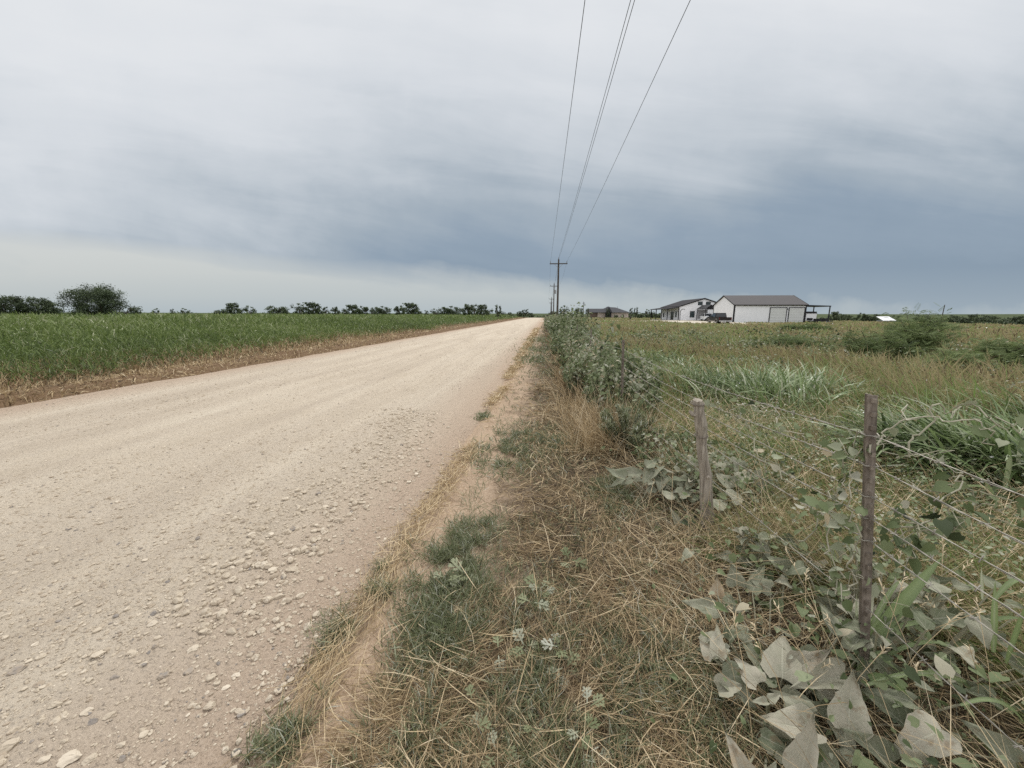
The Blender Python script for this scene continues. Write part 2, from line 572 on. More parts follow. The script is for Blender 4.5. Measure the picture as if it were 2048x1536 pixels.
M_lamp = plain('clear_lens', (.7, .7, .68), .15, spec=.6)


def post_material():
    m, nt, b, out = _mat('rusty_steel')
    co = coords(nt, 'Object', (30, 30, 6))
    n = noise(nt, co, 1.2, 6, .7)
    lk(nt, ramp(nt, [(.3, (.085, .068, .052)), (.5, (.17, .14, .112)), (.72, (.34, .295, .24))], n), b.inputs['Base Color'])
    b.inputs['Roughness'].default_value = .75
    bump(nt, b, n, .5, .003)
    return m


def wood_material():
    m, nt, b, out = _mat('gray_weathered_wood')
    co = coords(nt, 'Object', (60, 60, 3))
    n = noise(nt, co, 1., 6, .7, .4)
    n2 = noise(nt, coords(nt), 9, 3)
    c = ramp(nt, [(.25, (.075, .06, .046)), (.45, (.26, .225, .18)), (.7, (.48, .43, .355))], n)
    c = mixc(nt, ramp(nt, [(.55, 0.), (.75, .5)], n2), c, (.10, .075, .055))
    lk(nt, c, b.inputs['Base Color'])
    b.inputs['Roughness'].default_value = .9
    bump(nt, b, n, .9, .006)
    return m


M_post = post_material(); M_wood = wood_material()
M_barbwire = plain('weathered_wire', (.33, .31, .265), .6, .4, nscale=30, var=.3)


# ------------------------------------------------------------------ tagging
def tag(o, label=None, cat=None, group=None, kind=None):
    if label: o['label'] = label
    if cat: o['category'] = cat
    if group: o['group'] = group
    if kind: o['kind'] = kind
    return o


def thing(name, label, cat, loc=(0, 0, 0), rz=0, group=None):
    o = bpy.data.objects.new(name, None)
    COL.objects.link(o)
    o.empty_display_size = .2
    o.location = loc; o.rotation_euler = (0, 0, rz)
    return tag(o, label, cat, group)


def dup(root, loc, rz=0, scale=1, label=None):
    r = root.copy(); COL.objects.link(r)
    r.location = loc; r.rotation_euler = (0, 0, rz)
    r.scale = (scale,) * 3 if np.isscalar(scale) else scale
    if label: r['label'] = label
    for ch in list(root.children):
        c = ch.copy(); COL.objects.link(c); c.parent = r
        for q in list(ch.children):
            d = q.copy(); COL.objects.link(d); d.parent = c
    return r


# ================================================================== WORLD
SUN_EL, SUN_AZ = R(58), R(18)     # high, ahead of the camera and veiled by cloud


def build_world():
    w = bpy.data.worlds.new('World'); sc.world = w; w.use_nodes = True
    nt = w.node_tree
    for n in list(nt.nodes):
        nt.nodes.remove(n)
    out = nt.nodes.new('ShaderNodeOutputWorld')
    bg = nt.nodes.new('ShaderNodeBackground'); lk(nt, bg.outputs[0], out.inputs[0])
    sky = nt.nodes.new('ShaderNodeTexSky'); sky.sky_type = 'NISHITA'; sky.sun_disc = False
    sky.sun_elevation = SUN_EL; sky.sun_rotation = SUN_AZ
    tc = nt.nodes.new('ShaderNodeTexCoord')
    sp = nt.nodes.new('ShaderNodeSeparateXYZ'); lk(nt, tc.outputs['Generated'], sp.inputs[0])
    X, Y, Z = sp.outputs
    Yc = math_n(nt, 'MAXIMUM', Y, .12)
    u = math_n(nt, 'DIVIDE', X, Yc); wv = math_n(nt, 'DIVIDE', math_n(nt, 'MAXIMUM', Z, 0.0), Yc)
    u = math_n(nt, 'MINIMUM', math_n(nt, 'MAXIMUM', u, -3.), 3.)
    wv = math_n(nt, 'MINIMUM', wv, 4.)
    cb = nt.nodes.new('ShaderNodeCombineXYZ')
    lk(nt, u, cb.inputs[0]); lk(nt, wv, cb.inputs[1])
    # cloud streaks run along lines that fall towards the right horizon
    s = math_n(nt, 'ADD', wv, math_n(nt, 'MULTIPLY', u, .16))
    cs = nt.nodes.new('ShaderNodeCombineXYZ'); lk(nt, math_n(nt, 'MULTIPLY', u, .9), cs.inputs[0]); lk(nt, math_n(nt, 'MULTIPLY', s, 5.0), cs.inputs[1])
    n_st = noise(nt, cs.outputs[0], 1.5, 6, .56, .35)
    n_bl = noise(nt, cb.outputs[0], 2.6, 4, .5, .2)
    n_sm = noise(nt, cb.outputs[0], 9, 5, .55, .2)
    # height in the cloud deck, warped
    v = math_n(nt, 'ADD', wv, math_n(nt, 'ADD', math_n(nt, 'MULTIPLY', math_n(nt, 'SUBTRACT', n_st, .5), .36), math_n(nt, 'ADD', math_n(nt, 'MULTIPLY', math_n(nt, 'SUBTRACT', n_bl, .5), .20), math_n(nt, 'MULTIPLY', math_n(nt, 'SUBTRACT', n_sm, .5), .08))))
    v = math_n(nt, 'SUBTRACT', v, math_n(nt, 'MULTIPLY', math_n(nt, 'MAXIMUM', u, 0), .055))
    v = math_n(nt, 'SUBTRACT', v, math_n(nt, 'MULTIPLY', math_n(nt, 'ABSOLUTE', u), .07))
    v = math_n(nt, 'ADD', v, math_n(nt, 'MULTIPLY', math_n(nt, 'MULTIPLY', math_n(nt, 'MAXIMUM', math_n(nt, 'MULTIPLY_ADD', u, -1, -.25), 0), .24), math_n(nt, 'MULTIPLY_ADD', wv, -1.3, 1., clamp=True)))
    pt_ = math_n(nt, 'SUBTRACT', .06, math_n(nt, 'ADD', math_n(nt, 'MULTIPLY', math_n(nt, 'ABSOLUTE', math_n(nt, 'SUBTRACT', u, .6)), .16), math_n(nt, 'MULTIPLY', math_n(nt, 'ABSOLUTE', math_n(nt, 'SUBTRACT', wv, .25)), .4)))
    v = math_n(nt, 'SUBTRACT', v, math_n(nt, 'MAXIMUM', pt_, 0))
    v = math_n(nt, 'SUBTRACT', v, math_n(nt, 'MAXIMUM', math_n(nt, 'MULTIPLY_ADD', math_n(nt, 'ABSOLUTE', math_n(nt, 'ADD', u, .2)), -.12, .07), 0))
    deck = ramp(nt, [(0, SKY_DARK2), (.10, SKY_DARK), (.20, (.375, .44, .505)), (.32, (.54, .59, .64)), (.46, (.68, .715, .755)), (.62, (.765, .79, .82)), (.85, (.83, .845, .86))], v)
    # bright band under the edge of the deck
    edge = math_n(nt, 'MAXIMUM', math_n(nt, 'MULTIPLY_ADD', u, -.095, .078), .0)
    SM = math_n(nt, 'MULTIPLY', math_n(nt, 'MULTIPLY_ADD', u, .8, .55, clamp=True), .11)
    ew = math_n(nt, 'ADD', wv, math_n(nt, 'ADD', math_n(nt, 'MULTIPLY', math_n(nt, 'SUBTRACT', n_sm, .5), SM), math_n(nt, 'MULTIPLY', math_n(nt, 'SUBTRACT', n_st, .5), .09)))
    dif = math_n(nt, 'SUBTRACT', edge, ew)
    msk = ramp(nt, [(.465, 0.), (.507, .5), (.565, 1.)], math_n(nt, 'MULTIPLY_ADD', dif, 1.7, .5))
    low = ramp(nt, [(0, (.48, .525, .545)), (.10, (.54, .575, .575)), (.35, (.62, .645, .635)), (.7, (.63, .66, .675))], math_n(nt, 'MULTIPLY', wv, 2.2))
    low = mixc(nt, math_n(nt, 'MULTIPLY', math_n(nt, 'SUBTRACT', n_st, .5), 2.2, clamp=True), low, (.50, .55, .57))
    col = mixc(nt, msk, deck, low)
    # pale veil right above the horizon on the right
    hz = ramp(nt, [(0, .55), (.05, .25), (.11, 0.)], wv)
    col = mixc(nt, hz, col, (.42, .50, .55))
    # the unseen sky overhead and behind: brighter, thin overcast
    zen = math_n(nt, 'MULTIPLY', math_n(nt, 'SUBTRACT', Z, .58), 3.0, clamp=True)
    col = mixc(nt, zen, col, ZENITH)
    back = math_n(nt, 'MULTIPLY', math_n(nt, 'MULTIPLY_ADD', Y, -2.5, .3), 1.0, clamp=True)
    col = mixc(nt, back, col, (1.15, 1.15, 1.18))
    # a little of the clear-sky model shows through the deck
    bg2 = nt.nodes.new('ShaderNodeBackground'); lk(nt, sky.outputs[0], bg2.inputs[0]); bg2.inputs[1].default_value = .05
    hs_ = nt.nodes.new('ShaderNodeHueSaturation'); hs_.inputs['Saturation'].default_value = 1.0; lk(nt, col, hs_.inputs['Color']); col = hs_.outputs[0]
    lk(nt, col, bg.inputs[0]); bg.inputs[1].default_value = .67
    mx = nt.nodes.new('ShaderNodeMixShader'); mx.inputs[0].default_value = .04
    lk(nt, bg.outputs[0], mx.inputs[1]); lk(nt, bg2.outputs[0], mx.inputs[2])
    lk(nt, mx.outputs[0], out.inputs[0])


SKY_DARK = (.285, .36, .445); SKY_DARK2 = (.25, .325, .41); ZENITH = (1.0, 1.0, 1.02)
build_world()
sun_d = bpy.data.lights.new('sun', 'SUN'); sun_d.energy = 1.5; sun_d.angle = R(10); sun_d.color = (1, .97, .93)
sun = bpy.data.objects.new('sun', sun_d); COL.objects.link(sun)
sun.rotation_euler = (PI/2 - SUN_EL, 0, PI - SUN_AZ + 0)
_d = Vector((math.sin(SUN_AZ) * math.cos(SUN_EL), math.cos(SUN_AZ) * math.cos(SUN_EL), math.sin(SUN_EL)))
sun.rotation_euler = (_d).to_track_quat('Z', 'Y').to_euler()

# ================================================================== SETTING
def axis(lo, hi, step, far, grow=1.16):
    a = list(np.arange(lo, hi + 1e-6, step))
    s = step; x = a[-1]
    while x < far:
        s *= grow; x += s; a.append(x)
    s = step; x = a[0]; pre = []
    while x > -far:
        s *= grow; x -= s; pre.append(x)
    return np.array(pre[::-1] + a)


def sheet(g, xs, ys, zf, tint=.5):
    XX, YY = np.meshgrid(xs, ys)
    ZZ = zf(XX, YY)
    nx, ny = len(xs), len(ys)
    i = np.arange(nx * ny).reshape(ny, nx)
    f = np.stack([i[:-1, :-1], i[:-1, 1:], i[1:, 1:], i[1:, :-1]], -1).reshape(-1, 4)
    g.add(np.c_[XX.ravel(), YY.ravel(), ZZ.ravel()], f, tint)
    return g


def ground_mesh_z(X, Y):
    z = gz(X, Y)
    near = sstep(40, 15, np.hypot(X, Y))
    return z + near * .018 * (fnoise(X * 9, Y * 9, 41) - .5) * (X > -.9)


g = Geo()
sheet(g, axis(-13, 6, .1, 6000), axis(-3, 14, .1, 6000), ground_mesh_z)
tag(g.build('ground', M_ground, smooth=True), 'soil and field ground running out to the low horizon', 'ground', kind='structure')


def road_z(X, Y):
    el, er = edge_l(Y), edge_r(Y)
    cr = .055 * (1 - ((X - (el + er) / 2) / ((er - el) / 2)) ** 2)
    z = cr + .004
    z = z + .022 * (fnoise(X * 1.6, Y * .35, 51) - .5) + .012 * (fnoise(X * 5, Y * 3, 52) - .5) * sstep(30, 8, Y)
    z = z + .010 * (fnoise(X * 22, Y * 16, 53, 2) - .5) * sstep(9, 4, Y)
    d = np.minimum(X - el, er - X)
    z = z - .14 * sstep(.12, -.14, d + .1 * (fnoise(X * 6, Y * 6, 54) - .5))
    z = z - 5.0 * sstep(190, 430, Y)
    return z


g = Geo()
ys = np.concatenate([np.arange(-2, 8, .05), np.arange(8, 20, .1)])
y = 20; s = .1
ext = []
while y < 430:
    ext.append(y); s *= 1.06; y += s
ys = np.concatenate([ys, ext])
xs = np.concatenate([np.arange(-10.1, -5, .08), np.arange(-5, -.5, .05)])
sheet(g, xs, ys, road_z)
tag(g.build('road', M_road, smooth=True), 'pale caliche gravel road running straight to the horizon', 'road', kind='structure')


def shoulder_z(X, Y):
    z = gz(X, Y) + .022
    m = sstep(.28, .40, fnoise(X * 2.2, Y * 1.2, 61)) * sstep(-1.0, -.86, X) * sstep(-.32, -.46, X + .12 * (fnoise(Y * 2, Y * 0, 62) - .5))
    z = z - .05 * (1 - m)
    tr = np.exp(-((X + .60 + .05 * np.sin(Y * .9)) / .13) ** 4)
    z = z + tr * (.010 * np.sin(Y * 2 * PI / .085 + 1.1 * np.sin(X * 30)) * sstep(2.6, 3.2, Y) - .012)
    z = z + .022 * (fnoise(X * 7, Y * 7, 63) - .5) + .01 * (fnoise(X * 30, Y * 30, 64, 2) - .5)
    return z


g = Geo()
sheet(g, np.arange(-1.05, -.1, .018), np.concatenate([np.arange(.6, 9, .018), np.arange(9, 22, .08)]), shoulder_z)
tag(g.build('dirt_shoulder', M_ground, smooth=True), 'bare tan dirt strip with tyre prints beside the gravel road', 'dirt', kind='structure')

# driveway from the road to the white buildings
def drive_z(X, Y):
    d = np.minimum(Y - 94, 98 - Y)
    return gz(X, Y) + .10 - .25 * sstep(.4, -.2, d)


g = Geo()
sheet(g, np.arange(-1.3, 31, .8), np.linspace(93.6, 98.4, 16), drive_z)
sheet(g, np.arange(26, 38.2, .8), np.linspace(64, 104.4, 30), lambda X, Y: gz(X, Y) + .07)
tag(g.build('driveway', M_driveway, smooth=True), 'pale gravel driveway leading to the white house', 'driveway', kind='structure')
g = Geo()
box(g, (38.2, 104.2, .12), (13.4, 4.6, .3)); box(g, (33.3, 113.6, .115), (3.3, 14.6, .29))
tag(g.build('concrete_apron', M_concrete), 'pale concrete slab in front of the white house', 'slab', kind='structure')

#==PART2==
# ================================================================== BUILDINGS
def win(parent, x0, x1, z0, z1, y, depth=.06, name='window'):
    """window in a wall whose outside faces -y"""
    f = Geo()
    t = .09
    box(f, ((x0 + x1) / 2, y - depth / 2, z1 - t / 2), (x1 - x0, depth, t)); box(f, ((x0 + x1) / 2, y - depth / 2, z0 + t / 2), (x1 - x0, depth, t))
    for x in (x0 + t / 2, x1 - t / 2):
        box(f, (x, y - depth / 2, (z0 + z1) / 2), (t, depth, z1 - z0 - 2 * t))
    box(f, ((x0 + x1) / 2, y - depth / 2, (z0 + z1) / 2), (x1 - x0 - 2 * t, depth * .8, .06))
    o = f.build(name, M_trim, parent)
    p = Geo(); box(p, ((x0 + x1) / 2, y - .012, (z0 + z1) / 2), (x1 - x0 - 2 * t, .02, z1 - z0 - 2 * t))
    p.build('pane', M_pane, o)
    return o


def shed():
    X0, Y0, Wd, Dp, EV, RD = 38.75, 84.0, 13.95, 10.0, 3.62, 5.62
    t = thing('metal_workshop', 'long white metal workshop with gray roof and two roll-up doors', 'workshop', (X0, Y0, 0))
    g = Geo()
    prism(g, [(0, -.6), (Dp, -.6), (Dp, EV), (Dp / 2, RD), (0, EV)], 0, Wd, 'x')
    g.build('wall', M_white, t)
    g = Geo()
    sl = (RD - EV) / (Dp / 2); th = .09; ov = .22
    for s in (0, 1):
        y0, y1 = (-ov, Dp / 2) if s == 0 else (Dp + ov, Dp / 2)
        z0, z1 = EV - sl * ov + .05, RD + .05
        v = [(-.15, y0, z0), (Wd + .15, y0, z0), (Wd + .15, y1, z1), (-.15, y1, z1)]
        v += [(a, b, c + th) for a, b, c in v]
        hexa(g, v if s == 0 else [v[1], v[0], v[3], v[2], v[5], v[4], v[7], v[6]])
    r = g.build('roof', M_roofx, t)
    g = Geo()
    for xx in (-.2, Wd + .2):
        for s in (0, 1):
            y0, y1 = (-ov - .02, Dp / 2) if s == 0 else (Dp + ov + .02, Dp / 2)
            z0, z1 = EV - sl * ov - .03, RD - .03
            pts = [(xx - .045, y0, z0), (xx + .045, y0, z0), (xx + .045, y1, z1), (xx - .045, y1, z1)]
            hexa(g, pts + [(a, b, c + .2) for a, b, c in pts])
    box(g, (Wd / 2, -ov - .05, EV - .06), (Wd + .3, .1, .17))
    for xx in (.06, Wd - .06):
        box(g, (xx, -.03, EV / 2 - .35), (.2, .05, EV + .5))
    box(g, (-.03, .14, EV / 2 - .35), (.05, .26, EV + .5))
    box(g, (-.03, Dp - .1, EV / 2 - .35), (.05, .2, EV + .5))
    g.build('trim', M_trim, t)
    for x0, x1 in ((7.05, 10.15), (10.7, 13.6)):
        g = Geo(); box(g, ((x0 + x1) / 2, -.025, 1.52), (x1 - x0, .05, 3.0))
        d = g.build('roll_up_door', M_door, t)
        g = Geo()
        for xx in (x0 - .06, x1 + .06): box(g, (xx, -.05, 1.52), (.13, .1, 3.0))
        box(g, ((x0 + x1) / 2, -.05, 3.09), (x1 - x0 + .26, .1, .13))
        g.build('frame', M_trim, d)
    g = Geo(); box(g, (10.42, -.06, 2.75), (.16, .12, .2)); g.build('wall_lamp', M_metal, t)
    # lean-to carport at the right end
    g = Geo()
    v = [(Wd + .2, .1, 3.42), (Wd + 5.2, -1.2, 3.28), (Wd + 5.2, 4.9, 3.28), (Wd + .2, 4.9, 3.42)]
    v = [(Wd + .25, -.9, 3.42), (Wd + 2.1, -3.9, 3.24), (Wd + 5.4, 4.6, 3.28), (Wd + .25, 4.9, 3.42)]
    v = [(Wd + .25, -1.2, 3.45), (Wd + 4.6, -3.6, 3.26), (Wd + 4.9, 3.6, 3.26), (Wd + .25, 4.9, 3.45)]
    v = [(Wd + .25, -.2, 3.4), (Wd + 3.3, -3.9, 3.2), (Wd + 3.6, 2.6, 3.2), (Wd + .25, 4.9, 3.4)]
    v = [(Wd + .25, -.25, 3.40), (Wd + 4.35, -.45, 3.26), (Wd + 4.35, 4.6, 3.26), (Wd + .25, 4.6, 3.40)]
    hexa(g, v + [(a, b, c + .2) for a, b, c in v])
    g.build('carport_roof', M_trim, t)
    for x, y in ((Wd + 4.25, -.3), (Wd + 4.25, 4.4)):
        g = Geo(); box(g, (x, y, 1.3), (.15, .15, 3.95)); g.build('carport_post', M_trim, t)
    return t


shed()


def house():
    X0, Y0, Wd, Dp, EV, RD = 34.75, 105.0, 12.1, 16.0, 3.72, 5.72
    t = thing('barn_style_house', 'white metal house with black gable trim and open porch along one side', 'house', (X0, Y0, 0))
    g = Geo()
    prism(g, [(0, -.6), (Wd, -.6), (Wd, EV), (Wd / 2, RD), (0, EV)], 0, Dp, 'y')
    g.build('wall', M_white, t)
    sl = (RD - EV) / (Wd / 2); ov = .2; th = .1
    g = Geo()
    for s in (0, 1):
        x0, x1 = (-ov, Wd / 2) if s == 0 else (Wd + ov, Wd / 2)
        z0, z1 = EV - sl * ov + .05, RD + .05
        v = [(x0, -.2, z0), (x1, -.2, z1), (x1, Dp + .2, z1), (x0, Dp + .2, z0)]
        if s: v = [v[1], v[0], v[3], v[2]]
        hexa(g, v + [(a, b, c + th) for a, b, c in v])
    g.build('roof', M_roofy, t)
    g = Geo()
    for s in (0, 1):
        x0, x1 = (-ov - .02, Wd / 2) if s == 0 else (Wd + ov + .02, Wd / 2)
        z0, z1 = EV - sl * ov - .1, RD - .1
        v = [(x0, -.27, z0), (x1, -.27, z1), (x1, -.18, z1), (x0, -.18, z0)]
        if s: v = [v[1], v[0], v[3], v[2]]
        hexa(g, v + [(a, b, c + .28) for a, b, c in v])
    box(g, (Wd + .03, .1, 1.6), (.05, .2, 4.2))
    box(g, (Wd / 2, -.02, .2), (Wd, .04, .1))
    g.build('trim', M_trim, t)
    win(t, 2.75, 3.9, .95, 2.55, 0)
    win(t, 4.55, 5.7, 4.05, 4.95, 0)
    win(t, 6.55, 7.7, 4.05, 4.95, 0)
    # side wall: double door and windows under the porch
    def side(name, y0, y1, z0, z1, mat):
        g = Geo(); box(g, (-.03, (y0 + y1) / 2, (z0 + z1) / 2), (.06, y1 - y0, z1 - z0)); return g.build(name, mat, t)
    d = side('double_door', 4.2, 6.5, .25, 2.45, M_trim)
    for y in (4.75, 5.95):
        g = Geo(); box(g, (-.065, y, 1.5), (.02, .7, 1.5)); g.build('pane', M_glass, d)
    for y in (2.2,):
        w = side('window', y - .5, y + .5, .95, 2.45, M_trim)
        g = Geo(); box(g, (-.065, y, 1.7), (.02, .8, 1.3)); g.build('pane', M_pane, w)
    w = side('window', 12.5, 13.6, .95, 2.2, M_trim)
    # porch
    g = Geo()
    v = [(-3.05, -.15, 3.13), (-.2, -.15, 3.58), (-.2, Dp + .2, 3.58), (-3.05, Dp + .2, 3.13)]
    hexa(g, v + [(a, b, c + .09) for a, b, c in v])
    p = g.build('porch_roof', M_roofy, t)
    g = Geo()
    box(g, (-3.07, Dp / 2, 3.12), (.1, Dp + .4, .2))
    v = [(-3.05, -.24, 3.0), (-.2, -.24, 3.47), (-.2, -.16, 3.47), (-3.05, -.16, 3.0)]
    hexa(g, v + [(a, b, c + .2) for a, b, c in v])
    g.build('fascia', M_trim, p)
    for y in (.05, 5.3, 10.5, 15.7):
        g = Geo(); box(g, (-2.9, y, 1.5), (.2, .2, 3.1)); g.build('porch_post', M_trim, t)
    g = Geo(); box(g, (-.13, -.13, 1.5), (.2, .2, 3.6)); g.build('porch_post', M_trim, t)
    return t


house()

# black pipe arch standing in front of the porch
t = thing('arched_pipe', 'slim black pipe bent over at the top in front of the porch', 'pipe post', (33.6, 100.6, 0))
g = Geo()
tube(g, [(0, 0, -.1), (0, 0, 2.3), (.08, 0, 2.65), (.35, 0, 2.95), (.75, 0, 3.02), (1.05, 0, 2.9)], .07, 6)
g.build('pipe', M_trim, t)

# gable-topped cover between the two white buildings
t = thing('vehicle_cover', 'narrow dark gabled cover with gray back sheet between the white buildings', 'carport', (38.62, 98.2, 0))
for x in (.08, 2.5):
    for y in (0, 5.2):
        g = Geo(); box(g, (x, y, 1.4), (.14, .14, 3.1)); g.build('post', M_trim, t)
g = Geo()
for s in (0, 1):
    x0, x1 = (-.1, 1.29) if s == 0 else (2.68, 1.29)
    v = [(x0, -.2, 2.95), (x1, -.2, 3.95), (x1, 5.4, 3.95), (x0, 5.4, 2.95)]
    if s: v = [v[1], v[0], v[3], v[2]]
    hexa(g, v + [(a, b, c + .1) for a, b, c in v])
g.build('roof', M_trim, t)
g = Geo(); box(g, (1.29, 5.05, 1.75), (2.2, .04, 2.2)); prism(g, [(.1, 2.95), (2.48, 2.95), (1.29, 3.8)], 5.03, 5.07, 'y')
g.build('back_sheet', M_shade, t)
g = Geo(); box(g, (1.29, .05, 2.92), (2.3, .1, .12)); box(g, (1.29, .05, 3.3), (.1, .1, .7)); g.build('truss', M_trim, t)


def ranch():
    t = thing('ranch_house', 'low ranch house with dark hip roof and pale stone end wall', 'house', (21.0, 190, 0))
    g = Geo(); box(g, (11.5, 6, 1.2), (14.5, 11, 3.0)); g.build('wall', M_stonewall, t)
    g = Geo(); box(g, (4.2, 5, 1.2), (7.6, 8, 2.9)); g.build('dark_wing', plain('dark_brown_wall', (.13, .095, .075), .9), t)['label'] = 'darker brown wing'  # left wing walls, a much darker brown than the main block
    g = Geo()
    z0 = 2.65
    e = [(3.2, -.5, z0), (19.4, -.5, z0), (19.4, 12.5, z0), (3.2, 12.5, z0), (9.6, 6, 5.35), (13.6, 6, 5.1)]
    g.add(np.array(e, float), [[0, 1, 5, 4], [1, 2, 5], [2, 3, 4, 5], [3, 0, 4], [0, 3, 2, 1]])
    g.build('roof', M_shingle, t)
    g = Geo()
    e = [(-.3, .5, z0 + .02), (8.5, .5, z0 + .02), (8.5, 9, z0 + .02), (-.3, 9, z0 + .02), (-.3, 4.7, 4.5), (8.2, 4.7, 4.5)]
    g.add(np.array(e, float), [[0, 1, 5, 4], [1, 2, 5], [2, 3, 4, 5], [3, 0, 4], [0, 3, 2, 1]])
    g.build('wing_roof', M_shingle, t)
    g = Geo()
    e = [(7.6, -2.2, z0), (10.6, -2.2, z0), (10.6, 5.5, z0), (7.6, 5.5, z0), (9.1, -2.2, 5.42), (9.1, 5.5, 5.42)]
    g.add(np.array(e, float), [[0, 1, 4], [1, 2, 5, 4], [2, 3, 5], [3, 0, 4, 5], [0, 3, 2, 1]])
    g.build('porch_gable', M_shingle, t)
    g = Geo(); box(g, (9.1, -.3, 1.2), (2.6, 2.0, 2.8)); g.build('entry', M_trim, t)
    g = Geo(); tube(g, [(14.5, 6.5, 4.6), (14.5, 6.5, 5.6)], .1, 6); g.build('vent_pipe', M_metal, t)


ranch()

t = thing('small_outbuilding', 'small outbuilding with bright white metal roof behind the feathery bush', 'shed', (95, 118, -.9))
g = Geo(); box(g, (2.3, 2, .55), (4.2, 3.4, 1.4)); g.build('wall', M_metal, t)
g = Geo(); v = [(-.4, -.2, 1.15), (4.6, -.2, 1.15), (5.2, 4.4, 2.45), (.4, 4.4, 2.45)]
hexa(g, v + [(a, b, c + .07) for a, b, c in v]); g.build('roof', plain('white_roof', (.8, .81, .82), .4), t)
t.scale = (.7, .7, .85)


# ================================================================== VEHICLES
def wheel(parent, x, y, r=.41, w=.27):
    g = Geo(); s = 1 if x > 0 else -1
    tube(g, [(x - s * w, y, r), (x - s * w * .92, y, r), (x - s * .02, y, r), (x, y, r)], [r * .92, r, r, r * .9], 20)
    o = g.build('wheel', M_rubber, parent)
    g = Geo(); tube(g, [(x - s * .03, y, r), (x + s * .012, y, r)], [r * .62, r * .58], 14); g.build('rim', M_rim, o)


def pickup(label, loc, rz, paint, lower, mirror_mat):
    t = thing('pickup_truck', label, 'pickup truck', loc, rz)
    W = .98
    g = Geo()
    prism(g, [(-2.9, .55), (-1.75, .5), (2.3, .5), (2.85, .6), (2.9, 1.0), (2.75, 1.12), (1.3, 1.22), (.9, 1.18), (-1.05, 1.18), (-1.05, .78), (-2.9, .78)], -W, W, 'x')
    # bed walls
    for x in (-W + .06, W - .06): box(g, (x, -1.98, .985), (.12, 1.84, .42))
    box(g, (0, -1.1, .985), (2 * W - .24, .1, .42))
    o = g.build('body', paint, t)
    g = Geo(); box(g, (0, -2.86, .985), (2 * W - .24, .09, .44)); g.build('tailgate', paint, t)
    g = Geo()
    c = [(-.92, -1.05, 1.18), (.92, -1.05, 1.18), (.92, 1.25, 1.2), (-.92, 1.25, 1.2), (-.76, -.92, 1.9), (.76, -.92, 1.9), (.76, .45, 1.9), (-.76, .45, 1.9)]
    hexa(g, c)
    cab = g.build('cab', paint, t)
    def quad(a, b, c_, d, off, name):
        P = np.array([a, b, c_, d], float); n = np.cross(P[1] - P[0], P[3] - P[0]); n /= np.linalg.norm(n)
        ctr = P.mean(0); Q = ctr + (P - ctr) * np.array([.88, .88, .8]) + n * off
        g = Geo(); g.add(np.r_[Q, Q - n * .03], np.array([[0, 1, 2, 3], [4, 7, 6, 5], [0, 4, 5, 1], [1, 5, 6, 2], [2, 6, 7, 3], [3, 7, 4, 0]]))
        g.build(name, M_glass, t)
    c = np.array(c)
    quad(c[1], c[0], c[4], c[5], -.0, 'rear_window') if False else quad(c[0], c[1], c[5], c[4], .012, 'rear_window')
    quad(c[2], c[3], c[7], c[6], .012, 'windshield')
    quad(c[3], c[0], c[4], c[7], .012, 'side_window')
    quad(c[1], c[2], c[6], c[5], .012, 'side_window')
    for x in (-W - .012, W + .012):
        g = Geo()
        box(g, (x, .2, .58), (.03, 3.0, .2))
        for yy in (-1.75, 1.75):
            a = np.linspace(.0, PI, 9)
            pts = [(x, yy + .52 * math.cos(q), .42 + .5 * math.sin(q)) for q in a]
            tube(g, pts, .055, 5)
        g.build('lower_trim', lower, t)
    g = Geo(); box(g, (0, -2.98, .6), (1.9, .16, .2)); g.build('rear_bumper', M_chrome, t)
    g = Geo(); box(g, (0, 2.95, .55), (1.9, .16, .26)); g.build('front_bumper', M_chrome if lower is M_trucktan else M_trim, t)
    g = Geo(); box(g, (0, 2.895, .88), (1.2, .05, .34)); g.build('grille', M_trim, t)
    for x in (-.8, .8):
        g = Geo(); box(g, (x, 2.86, .92), (.32, .06, .22)); g.build('headlight', M_lamp, t)
        g = Geo(); box(g, (x * 1.13, -2.9, .98), (.14, .05, .36)); g.build('tail_light', M_red, t)
    for s in (-1, 1):
        g = Geo(); box(g, (s * 1.1, .95, 1.32), (.24, .1, .26)); g.build('mirror', mirror_mat, t)
        for yy in (-1.75, 1.75): wheel(t, s * (W - .02), yy)
    return t


pickup('dark brown pickup truck parked in the grass beside the white workshop', (29.4, 69.0, .03), R(-3), M_truckdark, M_trucktan, M_trim)
pickup('white pickup truck parked nose out under the dark gabled cover', (39.75, 99.6, .12), PI + R(-9), M_truckwhite, M_truckwhite, M_trim)

# white enclosed trailer under the lean-to
t = thing('cargo_trailer', 'white enclosed trailer with rounded roof under the lean-to carport', 'trailer', (54.1, 85.6, -.02))
g = Geo(); prism(g, [(-1.0, .45), (1.0, .45), (1.0, 1.95), (.86, 2.2), (.6, 2.3), (-.6, 2.3), (-.86, 2.2), (-1.0, 1.95)], -1.2, 2.6, 'y')
g.build('body', M_truckwhite, t)
g = Geo(); prism(g, [(-1.04, 1.97), (-.89, 2.23), (-.62, 2.335), (.62, 2.335), (.89, 2.23), (1.04, 1.97), (1.0, 1.93), (-1.0, 1.93)], -1.24, 2.64, 'y'); g.build('roof_edge', M_trim, t)
g = Geo(); box(g, (-.25, -1.22, .78), (1.1, .05, .5)); g.build('rear_hatch', M_trim, t)
for s in (-1, 1): wheel(t, s * 1.02, .7, .34, .22)

